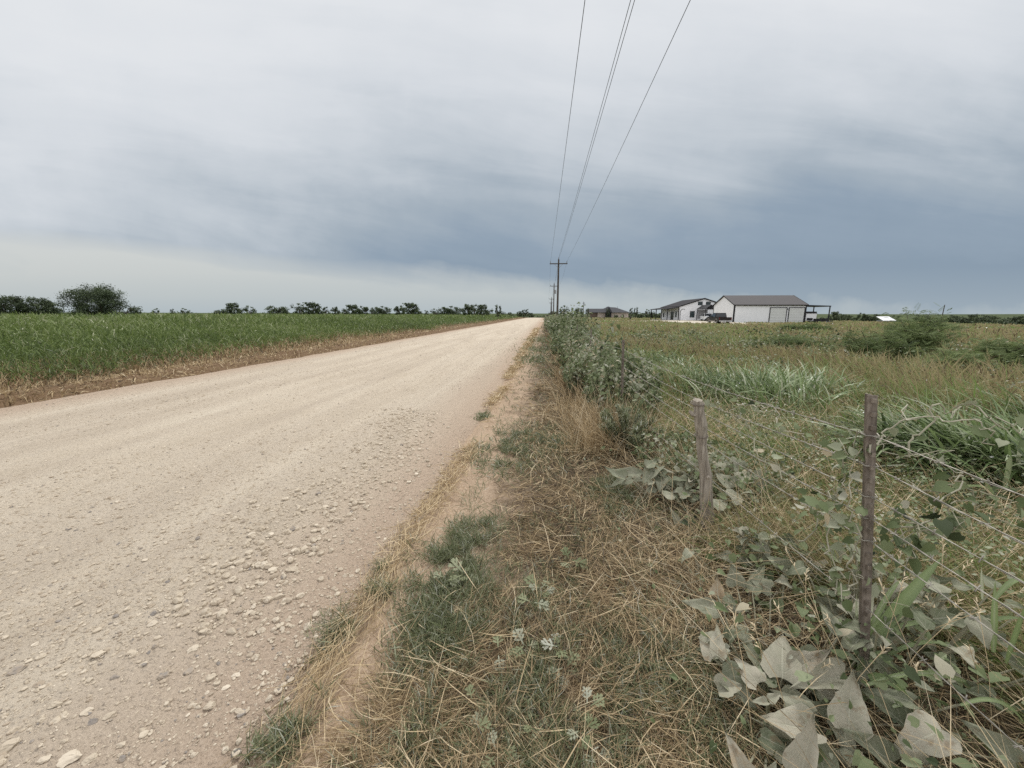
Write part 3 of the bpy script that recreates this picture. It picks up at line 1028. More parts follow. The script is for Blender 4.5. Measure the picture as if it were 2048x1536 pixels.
t = thing('flatbed_trailer', 'low dark flatbed trailer standing in front of the carport', 'trailer', (53.6, 80.6, -.1), R(-62))
g = Geo(); box(g, (0, 0, .52), (1.9, 4.2, .12)); box(g, (0, 2.9, .48), (.12, 1.8, .1)); g.build('deck', M_trim, t)
g = Geo()
for x in (-.92, .92):
    box(g, (x, 0, .85), (.05, 4.2, .05))
    for yy in np.linspace(-2, 2, 6): box(g, (x, yy, .7), (.05, .05, .3))
g.build('side_rail', M_trim, t)
for s in (-1, 1):
    for yy in (-.42, .42): wheel(t, s * 1.16, yy, .33, .2)
g = Geo(); box(g, (.1, .6, .85), (.9, 1.1, .5)); box(g, (-.2, -.9, .8), (1.0, .8, .42))
tag(g.build('load', M_rubber, t))


# ================================================================== POLES AND LINES
M_insul = plain('insulator', (.20, .20, .21), .3)


def utility_pole(label, loc, h=9.5, arm=2.5, lean=0, transformer=False, rz=0, group='poles along the road'):
    t = thing('utility_pole', label, 'utility pole', loc, rz, group)
    g = Geo(); tube(g, [(0, 0, -1), (0, 0, 0), (.02, 0, h * .5), (.03 * h / 9.5, 0, h)], [.17, .165, .14, .11], 10); g.build('pole', M_pole, t)
    if arm:
        g = Geo(); box(g, (.03, -.16, h - .62), (arm, .1, .13)); g.build('crossarm', M_pole, t)
        g = Geo()
        for s in (-1, 1): tube(g, [(.03 + s * .62, -.2, h - .66), (.03, -.16, h - 1.25)], .022, 5)
        g.build('brace', M_metal, t)
        for x in (-arm / 2 + .1, arm / 2 - .1):
            g = Geo(); tube(g, [(x + .03, -.16, h - .56), (x + .03, -.16, h - .45), (x + .03, -.16, h - .4), (x + .03, -.16, h - .3)], [.025, .03, .07, .05], 8); g.build('insulator', M_insul, t)
        g = Geo(); tube(g, [(.03, 0, h - .02), (.03, 0, h + .1), (.03, 0, h + .14), (.03, 0, h + .24)], [.025, .03, .07, .05], 8); g.build('insulator', M_insul, t)
    if transformer:
        g = Geo(); tube(g, [(.33, 0, h - 2.5), (.33, 0, h - 2.45), (.33, 0, h - 1.6), (.33, 0, h - 1.52)], [.24, .27, .27, .2], 12)
        box(g, (.14, 0, h - 2.0), (.14, .1, .5)); g.build('transformer', M_metal, t)
    return t


PX = [(1.78, 57, 9.25), (2.2, 102, 9.3), (2.45, 150, 8.1), (2.6, 196, 8.4)]
utility_pole('tallest weathered pole of the row, crossarm standing clear against the clouds', (1.78, 57, 0), 9.3)
utility_pole('second utility pole of the row, carrying a gray can transformer', (2.2, 102, 0), 9.4, 2.1, transformer=True)
utility_pole('third utility pole of the row, thin and partly behind the second', (2.45, 150, 0), 8.0, 1.9)
utility_pole('farthest and shortest pole of the row by the road', (2.85, 196, -.1), 8.0, 1.9)
utility_pole('thin pole with small crossarm standing left of the ranch house', (17.4, 180, 0), 7.3, .9, group='poles beyond the field')
utility_pole('pole with transformer showing under the lean-to carport roof', (195.5, 300, float(gz(195.5, 300))), 9.5, 0, transformer=True, group='poles beyond the field')
t = utility_pole('bare dark pole without crossarm leaning above the right tree line', (139.5, 150, float(gz(139.5, 150))), 7.4, 0, group='poles beyond the field')
t.rotation_euler = (0, R(2), 0)

# the conductors, pole to pole, and on to the pole behind the camera
POLES = [(-1.35 + 2.35, -28, 9.5)] + [(x, y, h) for x, y, h in PX]
POLES[0] = (2.0, 8 - 55, 9.6)


def line(dx, dz, label, sag=.75, x_extra=0):
    g = Geo()
    for (xa, ya, ha), (xb, yb, hb) in zip(POLES[:-1], POLES[1:]):
        n = 40
        s = np.linspace(0, 1, n)
        p = np.c_[xa + (xb - xa) * s + dx + .03, ya + (yb - ya) * s - .16, (ha + dz) * (1 - s) + (hb + dz) * s - 4 * sag * s * (1 - s)]
        tube(g, p, .0085, 4, cap=False)
    o = g.build('power_line', M_wireline, smooth=True)
    return tag(o, label, 'power line', 'overhead lines')


line(-1.15, -.28, 'left outer overhead power line running to the crossarm end')
line(-.02, .22, 'middle overhead line running to the pole top pin')
line(.05, .19, 'right one of the close middle pair of overhead lines', .8)
line(1.15, -.28, 'right outer overhead power line, lowest slanting across the sky')

# mailbox, meter box, posts by the driveway
t = thing('mailbox', 'black mailbox on a post at the roadside near the crest', 'mailbox', (.85, 150, 0))
g = Geo(); box(g, (0, 0, .5), (.12, .12, 1.2)); g.build('post', M_pole, t)
g = Geo(); prism(g, [(-.18, 1.05), (.18, 1.05), (.18, 1.3), (.1, 1.42), (-.1, 1.42), (-.18, 1.3)], -.45, .45, 'x'); g.build('box', M_trim, t)
t = thing('utility_cabinet', 'gray utility cabinet behind the hedge near the tallest pole', 'cabinet', (5.3, 90, 0))
g = Geo(); box(g, (0, 0, .6), (.75, .6, 1.35)); g.build('cabinet', M_metal, t)
g = Geo(); box(g, (0, -.02, 1.3), (.82, .72, .08)); g.build('lid', M_metal, t)
for k, (x, y, h, lb) in enumerate(((13.2, 112, 1.0, 'short dark post at the near end of the pale driveway'), (17.6, 118, 1.0, 'short dark post in the middle of the mown strip'), (23.9, 112, 1.15, 'stout dark stump post by the driveway nearest the white house'))):
    t = thing('marker_post', lb, 'post', (x, y, 0), 0, 'posts along the driveway')
    g = Geo(); tube(g, [(0, 0, -.2), (0, 0, h - .1), (0, 0, h)], [.14 + .1 * (k == 2), .13 + .1 * (k == 2), .06], 8); g.build('post', M_pole, t)


# ================================================================== TREES
QV = np.array([[-.5, 0, 0], [0, -.32, .08], [.5, 0, 0], [0, .32, .08]])
QF = [[0, 1, 2, 3]]


def tree_mesh(h, w, leaf, nclump, per, base=.15, flat=.55, seed=0, stems=3):
    """trunk and crown meshes around the origin; crown of leaf clumps with gaps between them"""
    r = np.random.default_rng(seed)
    tr = Geo(); cr = Geo()
    tips = []
    for s in range(stems):
        a = r.uniform(0, 2 * PI); q = r.uniform(.1, .25) * w
        k1 = np.array([math.cos(a) * q * .5, math.sin(a) * q * .5, h * .3]); k2 = np.array([math.cos(a) * q, math.sin(a) * q, h * .55])
        tube(tr, [(0, 0, -.3), k1, k2], [.035 * h, .025 * h, .014 * h], 7)
        for b in range(4):
            aa = a + r.normal(0, 1.1); e = k2 + np.array([math.cos(aa) * w * r.uniform(.12, .3), math.sin(aa) * w * r.uniform(.12, .3), h * r.uniform(.02, .3)])
            tube(tr, [k1 * .4 + k2 * .6, (k2 + e) / 2 + [0, 0, .04 * h], e], [.013 * h, .009 * h, .004 * h], 5)
            tips.append(e)
    C = []
    while len(C) < nclump:
        p = r.uniform(-1, 1, 3); rr = np.linalg.norm(p)
        if rr > 1 or rr < .45: continue
        x, y = p[0] * w / 2, p[1] * w / 2
        z = h * (base + (1 - base) * (.5 + .5 * p[2]))
        lump = .55 + .8 * vnoise(np.array([x * 2.2 / w * 2 + 9]), np.array([y * 2.2 / w * 2 + seed]), seed)[0]
        C.append((x * lump, y * lump, z * (.72 + .28 * lump) ))
    C = np.array(C)
    P = np.repeat(C, per, 0) + r.normal(0, 1, (nclump * per, 3)) * np.array([w * .05, w * .05, h * .03 * (1 + flat)])
    P[:, 2] = np.maximum(P[:, 2], h * .02)
    N = len(P)
    d = r.normal(size=(N, 3)) * np.array([1, 1, .5]); u = r.normal(size=(N, 3)) * .7 + np.array([0, 0, 1])
    tint = np.clip(np.repeat(r.uniform(.2, .75, nclump), per) + r.normal(0, .15, N), 0, 1)
    stamp(cr, QV, QF, P, frames(d, u), leaf * r.uniform(.6, 1.4, N), tint)
    return tr, cr


def make_tree(label, h, w, leaf, nclump, per, loc, seed, group, mat=None, base=.12, rz=0, name='mesquite_tree', sc_=1.0):
    t = thing(name, label, 'tree', loc, rz, group)
    tr, cr = tree_mesh(h, w, leaf, nclump, per, base, seed=seed)
    tr.build('trunk', M_bark, t); cr.build('crown', mat or M_tree, t)
    t.scale = (sc_, sc_, sc_)
    return t


def gzf(x, y): return float(gz(x, y))


def put(px, py, Y):
    p = on_y(px, py, Y); return float(p[0]), Y


# three big mesquites at the left
x, Y = put(190, 620, 37)
make_tree('largest dark mesquite, broad rounded crown above the left crop field', 5.1, 6.2, .14, 150, 190, (x, Y, gzf(x, Y) + .1), 3, 'mesquites at the left edge', sc_=.80)
make_tree('ragged side branch mesquite trailing off the right of the largest one', 2.7, 3.2, .14, 26, 60, (on_y(232, 620, 37)[0], 37.5, gzf(x, Y) + .1), 8, 'mesquites at the left edge')
x, Y = put(88, 610, 48)
make_tree('lower mesquite with flat crown between two darker trees', 4.0, 4.6, .2, 130, 80, (x, Y, gzf(x, Y)), 5, 'mesquites at the left edge', sc_=.86)
x, Y = put(14, 610, 46)
make_tree('dark mesquite cut off by the left border of the field', 4.4, 4.8, .2, 130, 80, (x, Y, gzf(x, Y)), 6, 'mesquites at the left edge', sc_=.86)
x, Y = put(-70, 610, 46)
make_tree('mesquite standing beyond the left border of the view', 5.0, 7.0, .24, 120, 60, (x, Y, gzf(x, Y)), 7, 'mesquites at the left edge', sc_=.86)

# the far left tree line
variants = [dict(h=5, w=5.2, leaf=.44, nclump=60, per=34, seed=21), dict(h=5, w=3.6, leaf=.42, nclump=44, per=34, seed=22), dict(h=5, w=7.5, leaf=.47, nclump=76, per=34, seed=23), dict(h=5, w=4.4, leaf=.40, nclump=34, per=28, seed=24), dict(h=5, w=2.4, leaf=.36, nclump=24, per=26, seed=25)]
protos = []
far_list = [(268, 618, 0, 'low'), (312, 619, 3, 'low'), (345, 619.5, 4, ''), (372, 619, 3, ''), (441, 620, 2, 'low'), (470, 610, 0, 'round'), (502, 615, 3, ''), (556, 614, 2, 'broad'), (601, 611, 3, 'thin'), (626, 609, 0, 'tall'), (652, 616, 4, ''), (672, 615, 1, ''), (689, 620, 4, ''), (708, 613, 0, ''), (727, 614, 1, ''), (746, 618, 3, ''), (765, 615, 2, ''), (800, 613, 1, ''), (823, 610, 0, 'tall'), (853, 622, 4, ''), (871, 620, 3, ''), (902, 615, 2, ''), (935, 610, 1, 'tall'), (948, 612, 4, ''), (967, 613, 0, ''), (997, 613, 4, 'slim'), (1006, 624, 3, ''), (1020, 626, 0, ''), (1039, 623, 1, ''), (1047, 621, 4, ''), (1054, 620, 4, ''), (1063, 627, 0, '')]
far_kind = ['rounded dark mesquite', 'upright dark mesquite', 'wide low mesquite', 'loose open mesquite', 'slim ragged mesquite']
place_words = ['just right of the large left mesquite', 'low on the horizon above the left crop', 'alone in the gap of the left horizon', 'before the first taller clump', 'at the start of the tree line', 'first tall crown of the tree line', 'beside the first tall crown', 'standing alone in the left half of the line', 'with see-through crown in the middle of the line', 'tall crown right of the see-through one', 'small and right of the tall middle crown', 'in the middle of the line', 'smallest of the middle clump', 'left end of the dense middle clump', 'inside the dense middle clump', 'low between two clumps of the line', 'right end of the dense middle clump', 'left half of the second dense clump', 'tallest of the second dense clump', 'tiny in the gap after the second clump', 'between the second and third clumps', 'left end of the third clump', 'tallest of the third clump', 'touching the tallest of the third clump', 'right end of the third clump', 'tall and thin standing alone near the road', 'low and near the end of the road', 'in a low row left of the road crest', 'at the road crest, left of two thin ones', 'first thin one at the road crest', 'second thin one at the road crest', 'last low one before the road vanishes']
order = [(0, 470), (1, 672), (2, 556), (3, 601), (4, 997)]
proto = {}
for k, (px, ty, v, _) in enumerate(far_list):
    Y = 128 + 30 * ((k * 37) % 11) / 11
    if px > 1003: Y = 215
    x = float(on_y(px, 629, Y)[0]); zt = float(on_y(px, ty, Y)[2]); gb = gzf(x, Y)
    s = max(.3, (zt - gb) / 5.0 * 1.12)
    lab = far_kind[v] + ' ' + place_words[k]
    if v not in proto:
        proto[v] = make_tree(lab, 5, variants[v]['w'], variants[v]['leaf'], variants[v]['nclump'], variants[v]['per'], (x, Y, gb - .1), variants[v]['seed'], 'far tree line left of the road', base=.02)
        proto[v].scale = (s, s, s)
    else:
        dup(proto[v], (x, Y, gb - .1), random.uniform(0, 6.28), (s * random.uniform(1.1, 1.6), s * 1.2, s), lab)

# trees and bushes round the ranch house and behind the hedge
yard = [(1126, 612, 118, 3, 'open thin tree right of the tallest pole'), (1108, 622, 170, 2, 'low brush at the foot of the pole row'), (1138, 624, 150, 0, 'small bush right of the thin open tree'), (1158, 617, 165, 0, 'rounded dark tree left of the ranch house'), (1174, 617, 178, 4, 'slim tree touching the ranch house left end'), (1216, 618, 186, 4, 'slim tree in front of the ranch house gable'),
        (1232, 629, 183, 2, 'low shrub before the pale stone wall'), (1245, 629, 183, 0, 'small round shrub before the pale stone wall'), (1262, 616, 175, 4, 'narrow juniper right of the ranch house'), (1271, 615, 172, 4, 'taller leaning juniper right of the ranch house'), (1280, 627, 170, 2, 'low brush right of the junipers'), (1296, 619, 168, 3, 'open tree left of the porch posts'), (1306, 622, 168, 1, 'darker tree seen between the porch posts'), (1318, 628, 172, 2, 'low brush seen through the porch'),
        (1672, 624, 190, 0, 'small tree right of the carport post'), (1691, 627, 215, 2, 'low tree in the right tree line'), (1723, 625, 205, 1, 'upright tree standing above the right tree line'), (1744, 628, 215, 2, 'broad low tree left of the white roof'), (1916, 630, 230, 2, 'broad tree right of the bare leaning pole'), (1950, 629.5, 225, 0, 'rounded tree in the far right line'), (1981, 629, 230, 2, 'last broad tree in the far right line'), (2040, 630, 230, 2, 'tree at the right border of the far line'), (1850, 629, 230, 2, 'broad low tree behind the feathery bush')]
for px, ty, Y, v, lab in yard:
    x = float(on_y(px, 629, Y)[0]); zt = float(on_y(px, ty, Y)[2]); gb = gzf(x, Y)
    s = max(.25, (zt - gb) / 5.0)
    dup(proto[v], (x, Y, gb - .1), random.uniform(0, 6.28), (s, s, s), lab)['group'] = 'trees round the houses and beyond the right field'

# far woods as one mass
def woods(name, lab, n, xr, yr, hmin, hmax, leaf):
    g = Geo()
    x = rng.uniform(*xr, n); y = rng.uniform(*yr, n)
    x = np.where(rng.random(n) < .2, x, x)
    hh = rng.uniform(hmin, hmax, n) * (.5 + .8 * vnoise(x / 14, y / 14, 5))
    per = 40
    P = np.repeat(np.c_[x, y, gz(x, y)], per, 0)
    q = rng.normal(size=(n * per, 3)); q /= np.linalg.norm(q, axis=1)[:, None]
    H = np.repeat(hh, per)
    P = P + q * np.c_[H * .8, H * .8, H * .5] + np.c_[0 * H, 0 * H, H * .5]
    N = len(P)
    tint = np.clip(np.repeat(rng.uniform(.2, .8, n), per) + rng.normal(0, .12, N), 0, 1)
    stamp(g, QV, QF, P, frames(rng.normal(size=(N, 3)) * [1, 1, .5], rng.normal(size=(N, 3)) * .7 + [0, 0, 1]), leaf * rng.uniform(.6, 1.5, N), tint)
    return tag(g.build(name, M_tree), lab, 'woods', kind='stuff')


woods('far_woods', 'low dark woods beyond the right field', 700, (45, 460), (215, 300), 2.2, 4.2, .95)
woods('distant_woods', 'thin far woods along the left horizon', 420, (-420, 20), (240, 330), 2.0, 3.6, .95)
#==PART3==
# ================================================================== GRAVEL AND STONES
def ico(sub, seed, flat=.75):
    bm = bmesh.new(); bmesh.ops.create_icosphere(bm, subdivisions=sub, radius=1)
    r = np.random.default_rng(seed)
    v = np.array([q.co[:] for q in bm.verts]); f = [[q.index for q in p.verts] for p in bm.faces]
    bm.free()
    pl = r.normal(size=(9, 3)); pl /= np.linalg.norm(pl, axis=1)[:, None]
    for n in pl:                                  # knock flat facets off the ball
        d = v @ n; cut = r.uniform(.55, .85)
        v = v - np.maximum(d - cut, 0)[:, None] * n
    v = v * np.array([1, r.uniform(.6, .9), flat * r.uniform(.8, 1.1)]) * (1 + .06 * r.normal(size=(len(v), 1)))
    return v, f


def polar(n, r0, r1, a0, a1):
    r = r0 * (r1 / r0) ** rng.random(n); a = np.radians(rng.uniform(a0, a1, n))
    return r * np.sin(a), r * np.cos(a), r


def road_top(x, y): return road_z(x, y)


STONES = [ico(2, 100 + k) for k in range(4)] + [ico(1, 200 + k) for k in range(4)]


def gravel():
    g = Geo()
    for n, r0, r1, subs in ((24000, 1.3, 6, (0, 1, 2, 3)), (60000, 1.6, 12, (4, 5, 6, 7)), (45000, 8, 60, (4, 5, 6, 7))):
        x, y, r = polar(n, r0, r1, -75, 8)
        keep = (x > edge_l(y) + .1) & (x < edge_r(y) + .05 + .15 * rng.random(n))
        lane = .35 + .65 * sstep(.42, .62, fnoise(x * .8 + .3 * np.sin(y * .4), y * .12, 91))
        keep &= rng.random(n) < lane
        x, y, r = x[keep], y[keep], r[keep]
        s = np.minimum(.003 + (.0042 if n == 24000 else .0024) * rng.exponential(1, len(x)), .02) * np.maximum(1, r / 6)**.75
        for k in subs:
            m = rng.integers(0, 4, len(x)) == k % 4
            rot = frames(np.c_[rng.normal(size=m.sum()), rng.normal(size=m.sum()), np.zeros(m.sum())], np.tile([0, 0, 1.], (m.sum(), 1)))
            stamp(g, *STONES[k], np.c_[x[m], y[m], road_top(x[m], y[m]) + s[m] * .12], rot, s[m], np.clip(rng.normal(.42, .22, m.sum()), 0, 1))
    # the drift of coarse stones at the right of the roadway
    n = 3000
    t = rng.random(n); y = 1.55 + 4.6 * t ** 1.2; x = -1.62 - .10 * (y - 2) + rng.normal(0, .27, n) + .15 * np.sin(y * 2)
    s = np.clip(.006 + .0065 * rng.exponential(1, n), 0, .03)
    for k in range(4):
        m = rng.integers(0, 4, n) == k
        rot = frames(np.c_[rng.normal(size=m.sum()), rng.normal(size=m.sum()), np.zeros(m.sum())], np.tile([0, 0, 1.], (m.sum(), 1)))
        stamp(g, *STONES[k], np.c_[x[m], y[m], road_top(x[m], y[m]) + s[m] * .28], rot, s[m], np.clip(rng.normal(.55, .2, m.sum()), 0, 1))
    tag(g.build('gravel', M_stone), 'loose pale gravel strewn over the caliche road', 'gravel', kind='stuff')


gravel()


def cdepth(p): return float(-(np.asarray(p) - np.array([0, 0, CAM_H])) @ CMn[:, 2])


big = [(558, 1194, 30, 'rounded pale stone lowest of the coarse drift beside the sand'), (624, 1110, 24, 'tilted stone at the right end of the coarse drift'), (546, 1140, 26, 'squarish stone at the middle of the coarse drift'), (480, 1128, 30, 'largest flat stone high in the coarse drift'), (428, 1132, 24, 'oval stone at the left of the coarse drift'), (588, 1140, 26, 'pointed long stone right of the squarish one'),
       (628, 1064, 20, 'small round stone at the top right of the drift'), (500, 1225, 24, 'lone stone just below the coarse drift'), (408, 1264, 28, 'wedge stone on the pale track below the drift'), (384, 1298, 34, 'big oval stone in the middle foreground of the road'), (262, 1306, 28, 'left one of two neighbouring stones near the wheel track'), (378, 1342, 26, 'long pale stone beside a dark flat one'), (326, 1352, 34, 'dark gray flat stone half sunk in the road'), (472, 1348, 26, 'bright white stone near the sandy edge'), (452, 1373, 24, 'round stone below the bright white one'), (421, 1410, 34, 'blocky stone standing alone on the pink sand'), (230, 1355, 22, 'small stone left of the dark flat one'), (38, 1345, 40, 'gray long stone at the left border'), (112, 1412, 34, 'flat stone half sunk at the lower left'), (174, 1424, 30, 'knobbly stone right of the half sunk flat one'), (218, 1432, 30, 'low stone beside the knobbly one'), (286, 1468, 26, 'pale egg-shaped stone on the pink sand'), (142, 1518, 56, 'longest stone lying at the bottom border'), (182, 1518, 40, 'angular stone right of the longest one'), (90, 1520, 36, 'short stone left of the longest one'), (18, 1498, 50, 'stone in the bottom left corner'), (196, 1314, 34, 'slender stone lying along the wheel track')]
for k, (px, py, w, lab) in enumerate(big):
    p = on_z(px, py, .02); dist = cdepth(p)
    s = w / FOC * dist / 2 * .92
    g = Geo(); v, f = ico(3, 300 + k, .5)
    v = v * np.array([1, 1, 1])
    a = R(35 + 25 * math.sin(k * 2.3)) + YAW
    M = np.array([[math.cos(a), -math.sin(a), 0], [math.sin(a), math.cos(a), 0], [0, 0, 1]])
    s *= .74
    g.add((v * s) @ M.T, np.array(f), .08 if 'dark' in lab or 'gray long' in lab else (.95 if 'white' in lab else .45 + .4 * ((k * 7) % 5) / 5))
    o = g.build('stone', M_stone, smooth=False); o.location = (p[0], p[1], float(road_z(p[0], p[1])) + s * .16)
    tag(o, lab, 'stone', 'larger stones on the gravel road')


# ================================================================== GRASS AND STRAW
def blades(g, x, y, r, L, W, th, curv, tint, segs=2, z=None, phi=None, twist=None, bend=0):
    n = len(x)
    zz = gz(x, y) if z is None else z
    ribbons(g, np.c_[x, y, zz], rng.uniform(0, 2 * PI, n) if phi is None else phi, th, curv, L, W, segs, tint, twist=rng.uniform(0, PI, n) if twist is None else twist, bend=bend)


GOURDS = [(1.12, 1.30, .55), (1.35, 1.25, .6), (1.1, 2.95, .5), (1.25, 1.9, .38), (1.55, 1.45, .5), (1.0, 3.0, .42)]


def gourd_zone(x, y):
    d = np.zeros(len(x))
    for a, b, c in GOURDS:
        d = np.maximum(d, sstep(c, c * .55, np.hypot(x - a, y - b)))
    return d


def straw_litter():
    g = Geo()
    # the mown verge, straw lying flat in every direction
    for n, r0, r1, wn in ((150000, .9, 9, .0032), (60000, 8, 90, 0)):
        x, y, r = polar(n, r0, r1, -50, 75)
        fx = 1.35 + .25 * (fnoise(y * .8, x * 0, 71) - .5)
        lf = -.46 + .45 * (fnoise(x * 1.5, y * 1.1, 72) - .5) - .42 * sstep(2.1, 1.2, y)
        keep = (x > lf) & (x < fx + .35) & (y > .25)
        bare = fnoise(x * 2.4, y * 2.4, 73)
        keep &= rng.random(n) < sstep(.22, .42, bare + .25 * sstep(-.3, .4, x)) * (.25 + .75 * sstep(lf, lf + .45, x))
        keep &= rng.random(n) > .6 * gourd_zone(x, y)
        for px, py, s_ in ((745, 1250, .15), (705, 1400, .13), (850, 1090, .10), (1230, 1520, .12), (1000, 1400, .07)):
            c_ = on_z(px, py); keep &= rng.random(n) > .93 * np.exp(-(((x - c_[0]) / s_) ** 2 + ((y - c_[1]) / (s_ * 1.3)) ** 2) ** 1.5)
        x, y, r = x[keep], y[keep], r[keep]; n = len(x)
        W = np.maximum(.0024, r * .0013) * rng.uniform(.6, 1.4, n)
        L = rng.uniform(.04, .21, n) * np.maximum(1, r / 14) ** .5
        th = np.clip(rng.normal(1.36, .22, n), .5, 1.75)
        warm = fnoise(x * 1.1, y * 1.1, 74)
        tint = np.clip(rng.normal(.46, .25, n) + .6 * (warm - .5), 0, 1)
        ph = np.where(rng.random(n) < .65, 12 * fnoise(x * 1.6, y * 1.6, 76) + rng.normal(0, .55, n), rng.uniform(0, 2 * PI, n))
        blades(g, x, y, r, L, W, th, rng.normal(.15, .25, n), tint, 3, gz(x, y) + .06 * rng.random(n) ** 1.5 * (.4 + 1.2 * fnoise(x * 4, y * 4, 78)) + .004, ph, bend=rng.normal(0, .7, n))
        if r0 < 1:                     # longer pale stalks on top
            k = rng.random(n) < .012
            blades(g, x[k], y[k], r[k], rng.uniform(.14, .32, k.sum()), rng.uniform(.0028, .0045, k.sum()), np.clip(rng.normal(1.3, .15, k.sum()), .6, 1.6), rng.normal(.15, .2, k.sum()), np.clip(rng.normal(.78, .12, k.sum()), 0, 1), 3, gz(x[k], y[k]) + .05, bend=rng.normal(0, .5, k.sum()))
    tag(g.build('mown_straw', M_straw), 'mown dry straw lying over the roadside verge', 'straw', kind='stuff')
    # windrow of paler straw along the road edge
    g = Geo(); n = 12000
    y = .7 + 44 * rng.random(n) ** 2.2; x = edge_r(y) + .04 + rng.normal(0, .075, n) + .06 * np.sin(y * 1.7)
    keep = rng.random(n) < sstep(.25, .5, fnoise(y * 1.3, x * 2, 75)); x, y = x[keep], y[keep]; n = len(x)
    r = np.hypot(x, y)
    blades(g, x, y, r, rng.uniform(.06, .24, n) * np.maximum(1, r / 10) ** .5, np.maximum(.0026, r * .0013) * rng.uniform(.7, 1.3, n), np.clip(rng.normal(1.42, .12, n), 1, 1.6), rng.normal(.1, .2, n), np.clip(rng.normal(.64, .16, n), .2, 1), 2,
           gz(x, y) + .035 + .035 * rng.random(n), PI / 2 + rng.normal(0, .55, n) + PI * (rng.random(n) < .5))
    tag(g.build('straw_windrow', M_straw), 'thin row of pale straw swept along the road edge', 'straw', kind='stuff')


straw_litter()
WEED_SPOTS = [(905, 1100, .13), (890, 1150, .15), (900, 1210, .17), (870, 1270, .12), (1050, 880, .33), (1010, 910, .25), (1110, 880, .25), (965, 830, .1), (1220, 1000, .14), (1225, 970, .1), (1080, 1330, .22), (1130, 1390, .22), (1180, 1440, .22), (960, 1330, .18), (1000, 1260, .18), (800, 1470, .10), (600, 1430, .06), (520, 1510, .07), (760, 1180, .06), (1085, 700, 1.2), (1100, 680, 1.6), (1075, 720, .7), (1120, 745, .4), (955, 1060, .12), (1330, 1330, .2), (1050, 1480, .2), (780, 1120, .08), (660, 1250, .08)]


def weeds():
    g = Geo()
    for px, py, s in WEED_SPOTS:
        c = on_z(px, py, .03); r = np.hypot(c[0], c[1])
        n = int(min(3200, 2000 * (s / .15) ** 1.3 / max(1, (r / 3) ** 1.5)))
        x = c[0] + rng.normal(0, s * .75, n); y = c[1] + rng.normal(0, s * 1.05, n)
        kp = fnoise(x * 9, y * 9, 81) > .46; x, y = x[kp], y[kp]; n = len(x)
        blades(g, x, y, r, rng.uniform(.04, .12, n) * max(1, r / 8) ** .5, np.maximum(.0035, r * .0014) * rng.uniform(.7, 1.5, n), np.clip(rng.normal(.75, .35, n), 0, 1.5), rng.normal(.5, .4, n), np.clip(rng.normal(.55, .2, n), 0, 1), 2, gz(x, y) + .01 + .03 * rng.random(n))
    n = 80000
    x, y, r = polar(n, 1.0, 60, -45, 70)
    keep = (x > -.7) & (x < 1.6) & (y > .3) & (fnoise(x * 3, y * 3, 82) + .06 * rng.normal(size=n) > .46); x, y, r = x[keep], y[keep], r[keep]; n = len(x)
    blades(g, x, y, r, rng.uniform(.04, .13, n) * np.maximum(1, r / 10) ** .5, np.maximum(.003, r * .0013), np.clip(rng.normal(.8, .35, n), 0, 1.5), rng.normal(.5, .4, n), np.clip(rng.normal(.5, .2, n), 0, 1), 2, gz(x, y) + .02)
    tag(g.build('verge_weeds', M_weed), 'low gray green weeds growing through the straw', 'weeds', kind='stuff')


weeds()


def in_buildings(x, y):
    b = (x > 38) & (x < 58.5) & (y > 79) & (y < 95)
    b |= (x > 31) & (x < 47.5) & (y > 101) & (y < 122)
    b |= (x > 25.5) & (x < 38.5) & (y > 70) & (y < 106)
    b |= (y > 93.4) & (y < 98.6) & (x < 40)
    return b


def fence_x(y): return 1.30 - .035 * (np.clip(y, -10, 5.5) - 1.5)


